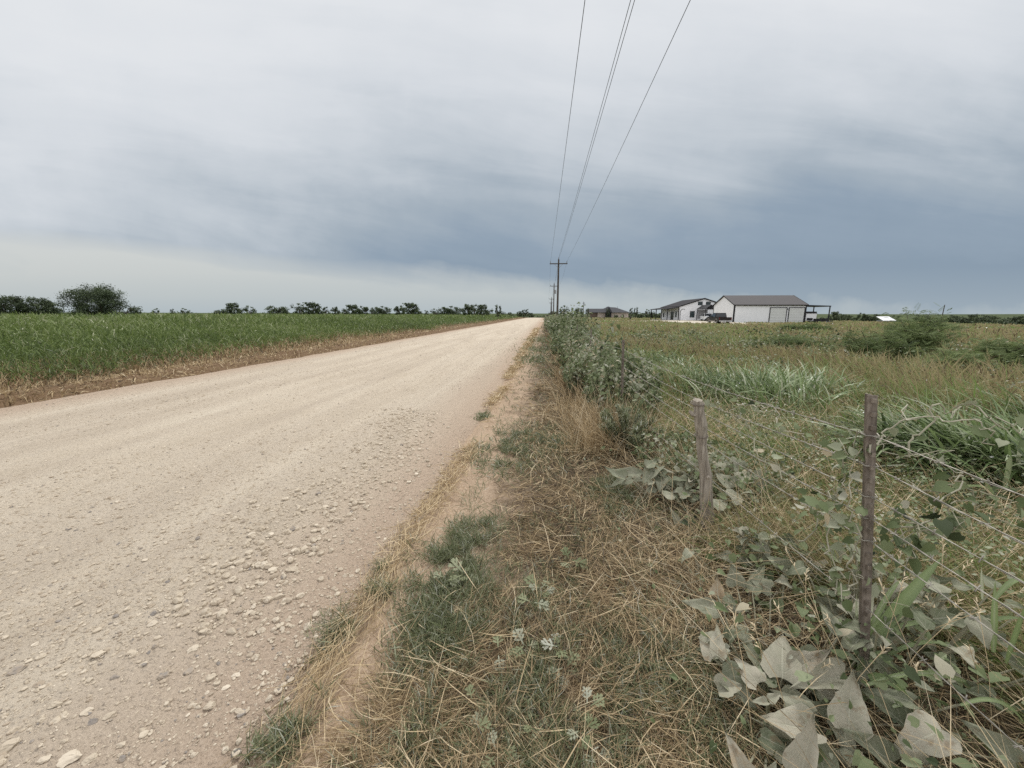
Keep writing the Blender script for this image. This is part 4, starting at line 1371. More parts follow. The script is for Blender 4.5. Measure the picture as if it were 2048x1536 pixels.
def field():
    g = Geo()
    for n, r0, r1 in ((85000, 1.6, 9), (110000, 8, 40), (130000, 30, 200)):
        x, y, r = polar(n, r0, r1, -3, 72)
        keep = (x > fence_x(y) - .15 + .3 * rng.random(n)) & (y > -.5) & ~in_buildings(x, y) & ~((y > 88) & (x < 2.4))
        x, y, r = x[keep], y[keep], r[keep]; n = len(x)
        big_ = fnoise(x * .22, y * .22, 101); sm = fnoise(x * 1.1, y * 1.1, 102)
        # greener near the hedge, dry towards the right foreground
        green = .30 * np.exp(-((x - 3.5) / 2.2) ** 2 - ((y - 9) / 4.) ** 2) + .10 * np.exp(-((x - 2.6) / 1.2) ** 2) * (y < 7)
        tint = np.clip(.49 + .8 * (big_ - .5) + .55 * (sm - .5) + green + rng.normal(0, .17, n), 0, .97)
        dry = rng.random(n) < .30 * (1 - np.clip(green * 2, 0, .8))
        tint = np.where(dry, np.clip(rng.normal(.16, .1, n), 0, 1), tint)
        hgt = (.24 + .42 * sstep(.3, .75, fnoise(x * .5, y * .5, 103))) * (1 + .15 * rng.normal(size=n))
        hgt = hgt * (1 - .35 * sstep(25, 70, r)) * (.62 + .38 * sstep(4, 9, r))
        gd = gourd_zone(x, y); hgt = hgt * (1 - .6 * gd)
        L = np.clip(hgt * rng.uniform(.6, 1.2, n), .08, .95)
        W = np.maximum(.0045, r * .0017) * rng.uniform(.4, 1.6, n)
        ph = np.where(rng.random(n) < .45, rng.normal(2.6, .7, n), rng.uniform(0, 2 * PI, n))
        k = (rng.random(n) > .96 * gd); x, y, r, L, W, tint, ph = [q[k] for q in (x, y, r, L, W, tint, ph)]; n = len(x)
        nearf = sstep(9, 4, r)
        blades(g, x, y, r, L, W, np.abs(rng.normal(.35 + .45 * nearf, .32, n)), rng.gamma(2, .42, n), tint, 3, None, ph)
    tag(g.build('field_grass', M_field), 'rough mix of dry and green grass filling the right field', 'grass', kind='stuff')
    # fallen and bleached stalks under the fence
    g = Geo(); n = 16000
    x, y, r = polar(n, 1.3, 12, 12, 75)
    keep = (x > fence_x(y) - .45) & (y > .2) & (rng.random(n) > .95 * gourd_zone(x, y)); x, y, r = x[keep], y[keep], r[keep]; n = len(x)
    blades(g, x, y, r, rng.uniform(.2, .6, n), np.maximum(.0025, r * .0009), np.clip(rng.normal(1.05, .3, n), .1, 1.6), rng.normal(.2, .4, n), np.clip(rng.normal(.68, .2, n), 0, 1), 3, gz(x, y) + .16 * rng.random(n))
    tag(g.build('bleached_stalks', M_straw), 'bleached stalks tangled under the wire fence', 'dry grass', kind='stuff')
    # tiny white blossoms in the field
    g = Geo(); n = 260
    x, y, r = polar(n, 4, 60, 8, 60); k = (x > 2.0) & ~in_buildings(x, y); x, y, r = x[k], y[k], r[k]
    stamp(g, QV, QF, np.c_[x, y, gz(x, y) + rng.uniform(.35, .6, len(x))], rand_rot(len(x)), np.maximum(.022, r * .0022) * rng.uniform(.6, 1.4, len(x)))
    tag(g.build('white_blossoms', M_flower), 'tiny white blossoms dotted through the right field', 'blossoms', kind='stuff')


field()


def left_side():
    g = Geo()
    for n, r0, r1 in ((80000, 8.5, 30), (60000, 25, 220)):
        x, y, r = polar(n, r0, r1, -80, 2)
        keep = (x < edge_l(y) + .06 - .25 * rng.random(n)) & (x > -13.6) & (rng.random(n) < sstep(-8.9, -9.7, x + .7 * (fnoise(x * 1.5, y * .8, 111) - .5)) + .15)
        keep &= ~((y > 93.5) & (y < 98))
        x, y, r = x[keep], y[keep], r[keep]; n = len(x)
        k = sstep(-9.8, -13.5, x)
        tint = np.clip(rng.normal(.50, .2, n) + .45 * (fnoise(x * .9, y * .9, 112) - .5) - .05 * k, 0, 1)
        flat = rng.random(n) < .5 * (1 - k)
        th = np.where(flat, rng.normal(1.35, .15, n), np.abs(rng.normal(.5, .35, n)))
        blades(g, x, y, r, (.08 + .22 * k) * rng.uniform(.6, 1.5, n) + .05, np.maximum(.004, r * .0013) * rng.uniform(.6, 1.4, n), th, rng.gamma(2, .35, n), tint, 2)
    tag(g.build('dry_margin_grass', M_straw), 'browned dry grass between the road and the left crop', 'dry grass', kind='stuff')
    g = Geo()
    for n, r0, r1 in ((150000, 12, 45), (170000, 35, 380)):
        x, y, r = polar(n, r0, r1, -88, 3)
        ed = -12.3 + 2.4 * (fnoise(y * .35, x * .35, 113) - .5) + .45 * rng.exponential(1, n)
        keep = (x < ed) & (y > -4) & (y < 300) & ~((y > 205) & (x > -40))
        x, y, r, ed = x[keep], y[keep], r[keep], ed[keep]; n = len(x)
        H = (.34 + 1.08 * sstep(-.5, 8, ed - x)) * (.68 + .62 * fnoise(x * .6, y * .6, 114))
        z0 = H * rng.uniform(.0, .78, n) ** .8
        L = rng.uniform(.15, .40, n) * (.7 + .3 * H) * np.maximum(1, r / 60) ** .3
        W = np.maximum(.009, r * .0010) * rng.uniform(.6, 1.4, n)
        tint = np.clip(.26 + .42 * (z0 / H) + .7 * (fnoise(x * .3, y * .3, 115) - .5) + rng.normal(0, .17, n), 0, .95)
        tint = np.where(rng.random(n) < .04, .97, tint)
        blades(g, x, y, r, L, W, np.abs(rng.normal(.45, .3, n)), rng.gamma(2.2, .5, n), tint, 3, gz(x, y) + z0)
    tag(g.build('crop', M_crop), 'dense leafy green crop filling the field left of the road', 'crop', kind='stuff')


left_side()
#==PART4==
# ================================================================== PLANTS
def leaf_template(prof, rows, fold=.2, curl=.15, wave=.03, seed=0, cols=(-1, -.5, 0, .5, 1), back=.1):
    r = np.random.default_rng(seed)
    v = []; uvs = []
    yy = np.linspace(0, 1, rows)
    hw = np.interp(yy, [p[0] for p in prof], [p[1] for p in prof])
    for i, (y, h) in enumerate(zip(yy, hw)):
        for c in cols:
            x = c * h
            yo = y - back * (abs(c) ** 1.5) * (1 - y) ** 2
            z = fold * abs(x) - curl * y * y + wave * math.sin(7 * y + 3 * c + seed) * abs(c) + r.normal(0, .004)
            if abs(c) == 1: x *= 1 + r.normal(0, .06); yo += r.normal(0, .012)
            v.append((x, yo, z)); uvs.append((c, y))
    m = len(cols); f = []
    for i in range(rows - 1):
        for j in range(m - 1):
            a = i * m + j
            f.append([a, a + 1, a + m + 1, a + m])
    return np.array(v), f, np.array(uvs)


GP = [(0, .25), (.06, .37), (.18, .44), (.32, .41), (.5, .31), (.7, .19), (.88, .07), (1, .005)]
GOURD = [leaf_template(GP, 12, fo, cu, .06, k, (-1, -.7, -.35, 0, .35, .7, 1)) for k, (fo, cu) in enumerate([(.25, .15), (.5, .05), (.12, .35), (.75, .2), (.35, -.15), (.2, .5)])]
HP = [(0, .2), (.1, .36), (.3, .43), (.55, .33), (.8, .15), (1, .005)]
HEART = [leaf_template(HP, 5, fo, cu, .02, k, (-1, 0, 1), .18) for k, (fo, cu) in enumerate([(.2, .2), (.5, .1), (.1, .35)])]


def leaf_cloud(g, P, D, U, S, T, temps):
    n = len(P); k = rng.integers(0, len(temps), n)
    for j, (tv, tf, _) in enumerate(temps):
        m = k == j
        if m.any():
            stamp(g, tv, tf, P[m], frames(D[m], U[m]), np.c_[S[m] * rng.uniform(.85, 1.15, m.sum()), S[m], S[m]], T[m])


def smooth(o):
    o.data.polygons.foreach_set('use_smooth', np.ones(len(o.data.polygons), bool)); return o


# ---- fence
def fence():
    t = thing('wire_fence', 'barbed wire fence with rusty steel posts and one gray wooden stay', 'fence', (1.3, 1.5, 0))
    O = np.array([1.3, 1.5, 0])
    posts = [(1.47, -2.7), (1.375, 1.5), (1.13, 5.5), (1.13, 9.7), (1.13, 13.9), (1.13, 18.1), (1.13, 22.3), (1.13, 26.5)]
    for k, (x, y) in enumerate(posts):
        g = Geo()
        z0 = gzf(x, y)
        lean = np.array([-.145 if k == 1 else (-.03 if k == 2 else .02), .02, 1.245 if k == 1 else 1.22])
        def sec(s):                                        # T-shaped section with studs on the flange
            c = np.array([x, y, z0]) + lean * s
            w, d, th = .018, .034, .0045
            pr = [(-w, 0), (w, 0), (w, th), (th / 2, th), (th / 2, d), (-th / 2, d), (-th / 2, th), (-w, th)]
            return [c + np.array([a, b, 0]) for a, b in pr]
        a, b = sec(-.3), sec(1)
        g.add(np.array(a + b), [list(range(8))[::-1], list(range(8, 16))] + [[i, (i + 1) % 8, 8 + (i + 1) % 8, 8 + i] for i in range(8)])
        if k in (1, 2):
            for s in np.arange(.06, .99, .042):
                c = np.array([x, y - .006, z0]) + lean * s
                box(g, c, (.014, .012, .016))
        o = g.build('steel_post', M_post, t, loc=None)
        o.location = -O
        if k == 1: o['label'] = 'rusty brown steel post nearest the camera'
    # wooden stay
    pts = [on_y(1419, 1100, 2.70), on_y(1418, 1075, 2.70), on_y(1413, 1010, 2.7), on_y(1411, 950, 2.7), on_y(1404, 890, 2.71), on_y(1402, 850, 2.7), on_y(1398, 812, 2.7), on_y(1397, 800, 2.7)]
    g = Geo(); n = 14
    P = np.array(pts); P2 = []
    for i in range(len(P) - 1):
        for s in (0, .5): P2.append(P[i] * (1 - s) + P[i + 1] * s)
    P2.append(P[-1]); P2 = np.array(P2)
    P2[:, :2] += rng.normal(0, .003, (len(P2), 2))
    rad = np.linspace(.047, .033, len(P2)) * (1 + .07 * rng.normal(size=len(P2)))
    tube(g, P2, rad, n)
    q = P2[-4]; tube(g, [q, q + [-.05, 0, .012], q + [-.07, .01, .03]], [.022, .016, .008], 7)     # stub of a branch
    q = P2[6]; tube(g, [q, q + [.0, -.045, 0], q + [0, -.052, 0]], [.016, .013, .006], 8)          # knot
    V = np.concatenate(g.V); V += rng.normal(0, .0016, V.shape); g.V = [V]
    o = g.build('wooden_stay', M_wood, t); o.location = -O
    for q, py in ((P2[-2], 0), (P2[-6], 0)):                       # wire ties round the stay
        g = Geo(); a = np.linspace(0, 2 * PI, 17)
        tube(g, np.c_[q[0] + .044 * np.cos(a), q[1] + .044 * np.sin(a), q[2] - .004 + .006 * np.sin(a)], .0035, 5, cap=False)
        w = g.build('wire_tie', M_post, t); w.location = -O
    # strands
    hts = [.36, .66, .755, .845, .97, 1.09]
    for k, h in enumerate(hts):
        g = Geo()
        for (xa, ya), (xb, yb) in zip(posts[:-1], posts[1:]):
            n = 60 if yb < 6 else 10
            s = np.linspace(0, 1, n)
            sag = (.035 + .02 * ((k * 5) % 3)) * 4 * s * (1 - s)
            za = gzf(xa, ya) + h; zb = gzf(xb, yb) + h
            la = .116 * h if ya == 1.5 else .02 * h; lb = .116 * h if yb == 1.5 else .02 * h
            P = np.c_[(xa - la) * (1 - s) + (xb - lb) * s, ya + (yb - ya) * s - .012, za + (zb - za) * s - sag]
            if yb < 6:
                w = np.arange(n)
                for sgn in (0, PI):
                    Pw = P.copy(); Pw[:, 0] += .0016 * np.cos(w * 2.4 + sgn); Pw[:, 2] += .0016 * np.sin(w * 2.4 + sgn)
                    Pw += rng.normal(0, .0009, Pw.shape)
                    tube(g, Pw, .0016, 4, cap=False)
                for q in np.arange(.02, 1, .032):
                    c = P[0] * 0 + np.array([np.interp(q, s, P[:, j]) for j in range(3)])
                    for _ in range(2):
                        d = rng.normal(size=3) * np.array([1, .35, 1]); d /= np.linalg.norm(d)
                        tube(g, [c - d * .013, c + d * .013], [.0016, .0016], 4)
            else:
                tube(g, P, .003, 4, cap=False)
        o = g.build('barbed_wire', M_barbwire, t, smooth=True); o.location = -O
    for k, h in enumerate(hts[1:]):                                # clips on the near post
        c = np.array([1.375, 1.5, gzf(1.375, 1.5)]) + np.array([-.145, .02, 1.245]) * (h / 1.245)
        g = Geo(); tube(g, [c + [-.028, .012, .004], c + [-.024, -.006, 0], c + [.024, -.006, -.002], c + [.03, .014, .003]], .0024, 5)
        o = g.build('wire_clip', M_barbwire, t); o.location = -O


fence()


# ---- big gray gourd leaves in the lower right corner and by the wooden stay
def gourd_plant(name, label, leaves, fill, centre, spread, seed, fz=(.04, .2), fs=(.06, .13)):
    r = np.random.default_rng(seed)
    base = on_z(*centre, 0); b = np.array([base[0], base[1], gzf(base[0], base[1])])
    t = thing(name, label, 'plant', tuple(b), 0, 'gourd plants with gray triangular leaves')
    g = Geo(); st = Geo()
    P, D, U, S, T, W = [], [], [], [], [], []
    for (bx, by), (tx, ty), w, tint, zb, zt in leaves:
        p0 = on_z(bx, by, zb); p1 = on_z(tx, ty, zt)
        L = np.linalg.norm(p1 - p0); dist = cdepth(p0)
        cd = np.array([0, 0, CAM_H]) - p0; cd /= np.linalg.norm(cd)
        P.append(p0); D.append(p1 - p0); S.append(L); W.append(w / FOC * dist / .88); T.append(tint)
        U.append(np.array([0, 0, .55]) + cd * .75 + r.normal(0, .18, 3))
    n = fill
    if n:
        c = np.c_[b[0] + r.normal(0, spread[0], n), b[1] + r.normal(0, spread[1], n), np.zeros(n)]
        z = gz(c[:, 0], c[:, 1]) + r.uniform(*fz, n); c[:, 2] = z
        a = r.uniform(0, 2 * PI, n)
        for i in range(n):
            P.append(c[i]); D.append(np.array([math.cos(a[i]), math.sin(a[i]), r.uniform(-.5, .6)])); U.append(np.array([r.normal(0, .45), r.normal(-.25, .45), 1.]))
            s = r.uniform(*fs); S.append(s); W.append(s * r.uniform(.75, 1.05)); T.append(np.clip(r.normal(.42, .17), .05, .95))
    P, D, U, S, T, W = map(np.array, (P, D, U, S, T, W))
    k = r.integers(0, len(GOURD), len(P))
    for j, (tv, tf, tu) in enumerate(GOURD):
        m = k == j
        if m.any(): stamp(g, tv, tf, P[m] - b, frames(D[m], U[m]), np.c_[W[m], S[m], S[m]], T[m], uv=tu)
    root = np.array([r.normal(0, .03), .05, 0])
    for i in range(len(P)):
        e = P[i] - b; h = np.array([e[0], e[1], -.02])
        foot = root * .4 + h * .6
        tube(st, [foot, foot * .35 + e * .65 + [0, 0, .015], e], [.0045, .004, .003], 5, tint=.45 + .2 * r.random())
    smooth(g.build('leaves', M_gourd, t)); st.build('stems', M_stem, t)
    return t


def cr(x, y): return (1300 + x / 2.738, 1100 + y / 2.738)


near_leaves = [
    ((1745, 1290), (1690, 1205), 34, .5, .24, .34), ((1700, 1300), (1760, 1215), 34, .42, .26, .34), ((1790, 1290), (1735, 1240), 36, .35, .24, .3), ((1680, 1270), (1640, 1190), 32, .5, .24, .32), ((1760, 1250), (1830, 1200), 34, .3, .26, .32), ((1720, 1240), (1750, 1160), 26, .55, .3, .38),
    (cr(365, 330), cr(188, 262), 36, .55, .16, .2), (cr(475, 195), cr(442, 75), 38, .5, .18, .27), (cr(370, 248), cr(372, 150), 28, 1.0, .2, .27),
    (cr(725, 700), cr(722, 440), 78, .75, .14, .26), (cr(590, 730), cr(490, 588), 52, .8, .14, .2), (cr(368, 578), cr(385, 405), 34, .72, .18, .27), (cr(345, 590), cr(270, 490), 34, .8, .15, .18),
    (cr(780, 660), cr(965, 560), 52, .85, .16, .2), (cr(1062, 690), cr(785, 745), 58, .72, .19, .2), (cr(1085, 985), cr(1108, 672), 70, .74, .15, .28), (cr(895, 985), cr(580, 945), 68, .8, .16, .17),
    (cr(825, 1225), cr(918, 895), 56, .78, .13, .3), (cr(880, 900), cr(712, 765), 40, .6, .17, .23), (cr(520, 1235), cr(425, 1012), 46, .85, .1, .2), (cr(1600, 985), cr(1325, 1090), 74, .8, .22, .18), (cr(1490, 1180), cr(1300, 1050), 36, .7, .14, .22),
    (cr(1330, 1165), cr(1060, 975), 56, .42, .12, .19), (cr(1400, 965), cr(1165, 755), 42, .3, .15, .2), (cr(1440, 835), cr(1190, 735), 34, .4, .19, .22), (cr(2000, 1165), cr(1725, 935), 64, .45, .15, .23),
    (cr(640, 830), cr(545, 835), 16, .7, .2, .19), (cr(650, 820), cr(720, 790), 18, .7, .2, .21), (cr(560, 230), cr(640, 30), 30, .4, .18, .3), (cr(660, 215), cr(560, 150), 38, .5, .2, .24), (cr(740, 110), cr(640, 25), 34, .45, .24, .3),
    (cr(1060, 345), cr(900, 250), 34, .5, .2, .25), (cr(1130, 260), cr(1010, 200), 50, .6, .2, .23), (cr(1560, 410), cr(1400, 350), 34, .35, .2, .23), (cr(1490, 290), cr(1680, 360), 40, .25, .24, .24), (cr(1300, 390), cr(1380, 450), 30, .5, .2, .18),
    (cr(620, 1290), cr(690, 1165), 40, .55, .1, .18), (cr(1890, 820), cr(1720, 760), 40, .25, .2, .22), (cr(2040, 640), cr(1880, 560), 44, .25, .24, .28), (cr(370, 760), cr(520, 735), 40, .7, .12, .14), (cr(1010, 880), cr(850, 850), 34, .35, .12, .14),
    (cr(1260, 560), cr(1120, 660), 50, .4, .2, .2), (cr(1330, 690), cr(1200, 560), 44, .35, .18, .26), (cr(1660, 640), cr(1500, 560), 44, .25, .16, .2)]
gourd_plant('gourd_plant', 'big gray triangular leaves of a sprawling gourd in the lower right corner', near_leaves, 40, (1560, 1420), (.2, .17), 1, (.03, .12), (.08, .15))
q = lambda x, y: (1180 + x / 4.267, 740 + y / 4.267)
stay_leaves = [(q(430, 900), q(190, 810), 24, .5, .22, .26), (q(300, 920), q(120, 845), 24, .42, .22, .25), (q(310, 930), q(170, 965), 18, .4, .18, .17), (q(560, 850), q(450, 950), 40, .45, .26, .22), (q(610, 900), q(600, 1000), 34, .5, .24, .2), (q(640, 1080), q(760, 1030), 28, .6, .2, .22), (q(760, 1060), q(905, 1010), 26, .5, .2, .22), (q(770, 930), q(840, 1000), 30, .45, .28, .22), (q(750, 1310), q(680, 1170), 16, .6, .12, .22), (q(900, 760), q(850, 830), 26, .55, .34, .3),
               (q(1190, 1010), q(1075, 850), 36, .55, .25, .34), (q(1290, 950), q(1410, 800), 40, .6, .3, .38), (q(1200, 1090), q(1340, 1060), 38, .62, .25, .27), (q(1060, 1170), q(1180, 1080), 36, .58, .2, .26), (q(1380, 900), q(1510, 1010), 40, .5, .32, .28), (q(1240, 830), q(1230, 730), 34, .5, .33, .42), (q(1100, 840), q(1160, 740), 24, .55, .32, .4), (q(1290, 830), q(1240, 740), 30, .5, .33, .4), (q(1360, 1100), q(1440, 1090), 30, .4, .25, .24), (q(1000, 1440), q(1020, 1310), 12, .4, .08, .18), (q(480, 830), q(560, 780), 24, .4, .3, .3), (q(680, 960), q(590, 970), 24, .45, .2, .2)]
gourd_plant('gourd_plant', 'gourd with folded gray leaves round the foot of the gray wooden stay', stay_leaves, 55, (1370, 1010), (.19, .16), 2, (.06, .24), (.07, .12))
gourd_plant('gourd_plant', 'smaller gourd leaves in the straw left of the steel post foot', [], 30, (1520, 1170), (.17, .12), 3, (.08, .25), (.07, .12))
gourd_plant('gourd_plant', 'shaded dark gourd leaves at the foot of the rusty steel post', [], 62, (1790, 1330), (.2, .18), 4, (.10, .38), (.06, .11))


# ---- climbing vine on the near post and the wires to the right of it
def vine(label, starts, nleaf, seed, size=(.035, .065), tint=.55):
    r = np.random.default_rng(seed)
    t = thing('climbing_vine', label, 'vine', tuple(starts[0][0]), 0, 'vines on the wire fence')
    O = np.array(starts[0][0]); st = Geo(); lf = Geo()
    P = []
    for a, b, n in starts:
        a = np.array(a); b = np.array(b)
        s = np.linspace(0, 1, n)[:, None]
        w = np.cumsum(r.normal(0, .016, (n, 3)), 0); w -= s * w[-1]
        pts = a * (1 - s) + b * s + w + np.c_[np.zeros(n), np.zeros(n), .04 * np.sin(s[:, 0] * PI)]
        tube(st, pts - O, np.linspace(.0036, .0018, n), 5, tint=r.uniform(.4, .8), cap=False)
        P.append(pts)
        for _ in range(3):
            i = r.integers(0, n); q0 = pts[i]; q = q0 + np.cumsum(r.normal(0, .025, (7, 3)), 0)
            tube(st, q - O, np.linspace(.002, .001, 7), 4, tint=r.uniform(.5, 1), cap=False); P.append(q)
    P = np.concatenate(P)
    i = r.integers(0, len(P), nleaf)
    p = P[i] + r.normal(0, .022, (nleaf, 3)) - O
    d = r.normal(size=(nleaf, 3)) * [1, .7, .6] + [0, 0, -.4]; u = r.normal(0, .5, (nleaf, 3)) + [-.2, -.8, .6]
    leaf_cloud(lf, p, d, u, r.uniform(*size, nleaf), np.clip(r.normal(tint, .2, nleaf), 0, 1), HEART)
    smooth(lf.build('leaves', M_vine, t)); st.build('stem', M_stem, t)


pt = lambda x, y, Y: tuple(on_y(x, y, Y))
vine('tangled vine with small gray leaves climbing the rusty steel post', [(pt(1690, 1200, 1.54), pt(1722, 900, 1.50), 26), (pt(1650, 1180, 1.62), pt(1690, 960, 1.6), 26), (pt(1600, 1080, 1.75), pt(1715, 860, 1.55), 24)], 80, 5, (.025, .055))
vine('long vine runner with a few round leaves along the top wires at the right', [(pt(1745, 890, 1.47), pt(1990, 890, 1.4), 30), (pt(1800, 900, 1.5), pt(2046, 856, 1.4), 30)], 9, 6, (.03, .052), .62)
vine('green leafy vine hanging on the lower wires right of the steel post', [(pt(1770, 1060, 1.5), pt(1990, 1010, 1.35), 26), (pt(1790, 1090, 1.5), pt(1900, 960, 1.5), 22), (pt(1850, 980, 1.55), pt(2010, 1030, 1.4), 22), (pt(1750, 1130, 1.48), pt(1860, 1060, 1.45), 20)], 48, 7, (.03, .06), .42)
vine('thin vine crossing the wires between the post and the wooden stay', [(pt(1480, 800, 2.6), pt(1640, 900, 1.9), 30), (pt(1600, 980, 1.8), pt(1420, 800, 2.6), 26)], 22, 8, (.03, .055), .6)


# ---- broad-bladed grass clumps
def cane(label, c, n, L, W, spread, lean=(2.4, .9), tint=(.5, .18), seed=0, curv=(1.0, .4), th=(.35, .25)):
    r = np.random.default_rng(seed)
    b = np.array([c[0], c[1], gzf(c[0], c[1])])
    g = Geo()
    n = int(n * .95); W = W * 1.6
    x = r.normal(0, spread, n); y = r.normal(0, spread, n)
    base = np.c_[x, y, gz(x + b[0], y + b[1]) - b[2]]
    ribbons(g, base, r.normal(lean[0], lean[1], n), np.abs(r.normal(*th, n)), np.clip(r.normal(curv[0] + .35, curv[1], n), .1, 2.6), L * r.uniform(.55, 1.15, n), W * r.uniform(.6, 1.3, n), 5, np.clip(r.normal(tint[0], tint[1] + .10, n), 0, 1), np.array([.6, .9, 1, .85, .5]), r.normal(0, .35, n))
    o = g.build('grass_clump', M_cane); o.location = b
    return tag(smooth(o), label, 'grass clump', 'broad-bladed grass clumps')


def gp(px, py): p = on_z(px, py, .05); return float(p[0]), float(p[1])


cane('lime green grass clump arching over browned stalks beyond the wooden stay', gp(1520, 815), 620, .95, .014, .42, (2.2, 1.2), (.55, .15), 31)
cane('second lime green clump right beside the browned stalks', gp(1600, 805), 420, .85, .014, .34, (1.2, 1.2), (.55, .15), 32)
cane('grass clump left of the lime green ones behind the wires', gp(1420, 800), 420, .75, .012, .42, (2.8, 1.2), (.42, .18), 33)
cane('pale grass clump between hedge and lime green clumps', gp(1350, 775), 420, .7, .012, .45, (2.6, 1.3), (.45, .2), 34)
cane('grass clump close behind the hedge end', gp(1320, 740), 380, .75, .014, .5, (2.6, 1.3), (.45, .2), 35)
cane('dark green windblown clump at the right border', gp(1985, 975), 620, .95, .016, .30, (2.9, .7), (.52, .2), 36, (1.2, .4))
cane('silvery windblown clump left of the one at the right border', gp(1880, 955), 480, .85, .014, .26, (2.9, .8), (.5, .22), 37, (1.2, .4))
cane('thin grass clump just behind the rusty steel post', gp(1800, 900), 260, .6, .010, .25, (2.6, 1.0), (.5, .2), 38, (1.1, .4))
cane('far right clump of windblown grass beyond the dark one', gp(2120, 900), 420, .9, .015, .4, (2.9, .7), (.42, .2), 39, (1.2, .4))


def broad_blades(label, items, seed):
    """a few hand-set wide blades: (base px, tip px, width px, tint, rise)"""
    r = np.random.default_rng(seed)
    b0 = on_z(*items[0][0], .05); g = Geo()
    for (bp, tp, w, tint, zb, zt, arch) in items:
        a = on_z(*bp, zb); e = on_z(*tp, zt); n = 9
        s = np.linspace(0, 1, n)[:, None]
        P = a * (1 - s) + e * s + np.array([0, 0, 1]) * arch * 4 * s * (1 - s) - b0
        T = np.gradient(P, axis=0); cd = np.array([0, 0, CAM_H]) - a
        sd = np.cross(T, cd + r.normal(0, .3, 3)); sd /= np.linalg.norm(sd, axis=1)[:, None]
        nr = np.cross(sd, T); nr /= np.linalg.norm(nr, axis=1)[:, None]
        hw = (w / FOC * cdepth(a) / 2 * .52) * np.array([.55, .8, .95, 1, 1, .9, .7, .42, .04])[:, None]
        V = np.stack([P - sd * hw + nr * hw * .35, P, P + sd * hw + nr * hw * .35], 1).reshape(-1, 3)
        i = np.arange(n - 1) * 3
        F = np.concatenate([np.c_[i, i + 1, i + 4, i + 3], np.c_[i + 1, i + 2, i + 5, i + 4]])
        tint = min(1, tint * .8 + .2); g.add(V, F, np.tile([tint, min(1, tint + .2), tint], n))
    o = g.build('grass_clump', M_cane); o.location = b0
    return tag(smooth(o), label, 'grass clump', 'broad-bladed grass clumps')


broad_blades('few wide blades of tall grass rising before the rusty steel post', [
    (cr(1110, 640), cr(1600, 40), 42, .45, .1, .62, .03), (cr(1120, 640), cr(1380, 160), 18, .55, .1, .5, .08), (cr(1130, 600), cr(1130, 240), 8, .7, .1, .42, .01), (cr(1250, 470), cr(1750, 490), 16, .5, .25, .2, .08),
    (cr(1180, 740), cr(1900, 830), 18, .55, .2, .12, .09), (cr(1240, 620), cr(1640, 520), 14, .45, .15, .3, .05), (cr(1880, 560), cr(1890, 170), 18, .55, .3, .62, .0), (cr(1880, 280), cr(2060, 190), 16, .5, .55, .62, .05), (cr(1820, 270), cr(1815, 95), 9, .8, .5, .66, .0),
    (cr(1700, 850), cr(2060, 960), 14, .5, .25, .2, .06), (cr(1750, 440), cr(2050, 380), 14, .35, .3, .4, .03), (cr(1330, 860), cr(1420, 960), 14, .65, .2, .12, .04), (cr(1200, 700), cr(1430, 840), 30, .35, .2, .18, .04), (cr(1950, 620), cr(2060, 300), 14, .4, .3, .6, .02), (cr(1120, 590), cr(1260, 380), 16, .5, .15, .35, .02)], 3)

# seed heads on thin stalks in the near corner
g = Geo(); n = 34
for i in range(n):
    p = on_z(rng.uniform(1480, 2040), rng.uniform(1250, 1530), .05); a = rng.uniform(0, 2 * PI); h = rng.uniform(.2, .5)
    e = p + np.array([math.cos(a) * h * .5, math.sin(a) * h * .5, h])
    m = (p + e) / 2 + [0, 0, .05]
    tube(g, [p, m, e], .0012, 4, tint=.75, cap=False)
    k = 7
    s = np.linspace(.75, 1.05, k)[:, None]; c = m * (1 - s) + e * s
    ribbons(g, c, a + rng.normal(0, .8, k), rng.uniform(.5, 1.3, k), .3, .022, .0042, 2, .95)
tag(g.build('seeding_grass', M_straw), 'thin seeding grass stalks over the gourd leaves', 'grass', kind='stuff')

# leafy undergrowth and dry twigs below the wires
g = Geo(); tw = Geo()
n = 4200
x = 1.42 + rng.normal(0, .30, n); y = .9 + 6.5 * rng.random(n) ** 1.5
cl = fnoise(x * 2.6, y * 2.6, 141) > .47
x, y = x[cl], y[cl]; n = len(x)
P = np.c_[x, y, gz(x, y) + .02 + .30 * rng.random(n) ** 1.6]
leaf_cloud(g, P, rng.normal(size=(n, 3)) * [1, 1, .5], rng.normal(0, .5, (n, 3)) + [0, -.3, 1], np.clip(.012 + .016 * rng.exponential(1, n), 0, .06), np.clip(rng.normal(.5, .25, n), 0, .95), HEART)
tag(g.build('fence_undergrowth', M_vine), 'small leaved weeds crowding the ground below the wires', 'undergrowth', kind='stuff')
for i in range(240):
    a = np.array([1.3 + rng.normal(0, .35), .9 + 4.5 * rng.random(), 0]); a[2] = gzf(a[0], a[1])
    if gourd_zone(a[:1], a[1:2])[0] > .5 and a[1] < 1.8: continue
    d = rng.normal(0, .35, 3) + [0, 0, .8]; q_ = [a]
    for _ in range(7):
        d = d + rng.normal(0, .28, 3); q_.append(q_[-1] + d / np.linalg.norm(d) * rng.uniform(.04, .075))
    tube(tw, q_, np.linspace(.0022, .0009, 8), 4, tint=rng.uniform(.4, 1), cap=False)
    for _ in range(3):
        k_ = rng.integers(2, 7); d2_ = rng.normal(size=3); tube(tw, [q_[k_], q_[k_] + d2_ / np.linalg.norm(d2_) * .05, q_[k_] + d2_ / np.linalg.norm(d2_) * .09 + rng.normal(0, .02, 3)], .0009, 4, tint=rng.uniform(.5, 1), cap=False)
tag(tw.build('dry_twigs', M_stem), 'thin pale dry twigs tangled among the fence weeds', 'twigs', kind='stuff')
g = Geo(); n = 15000
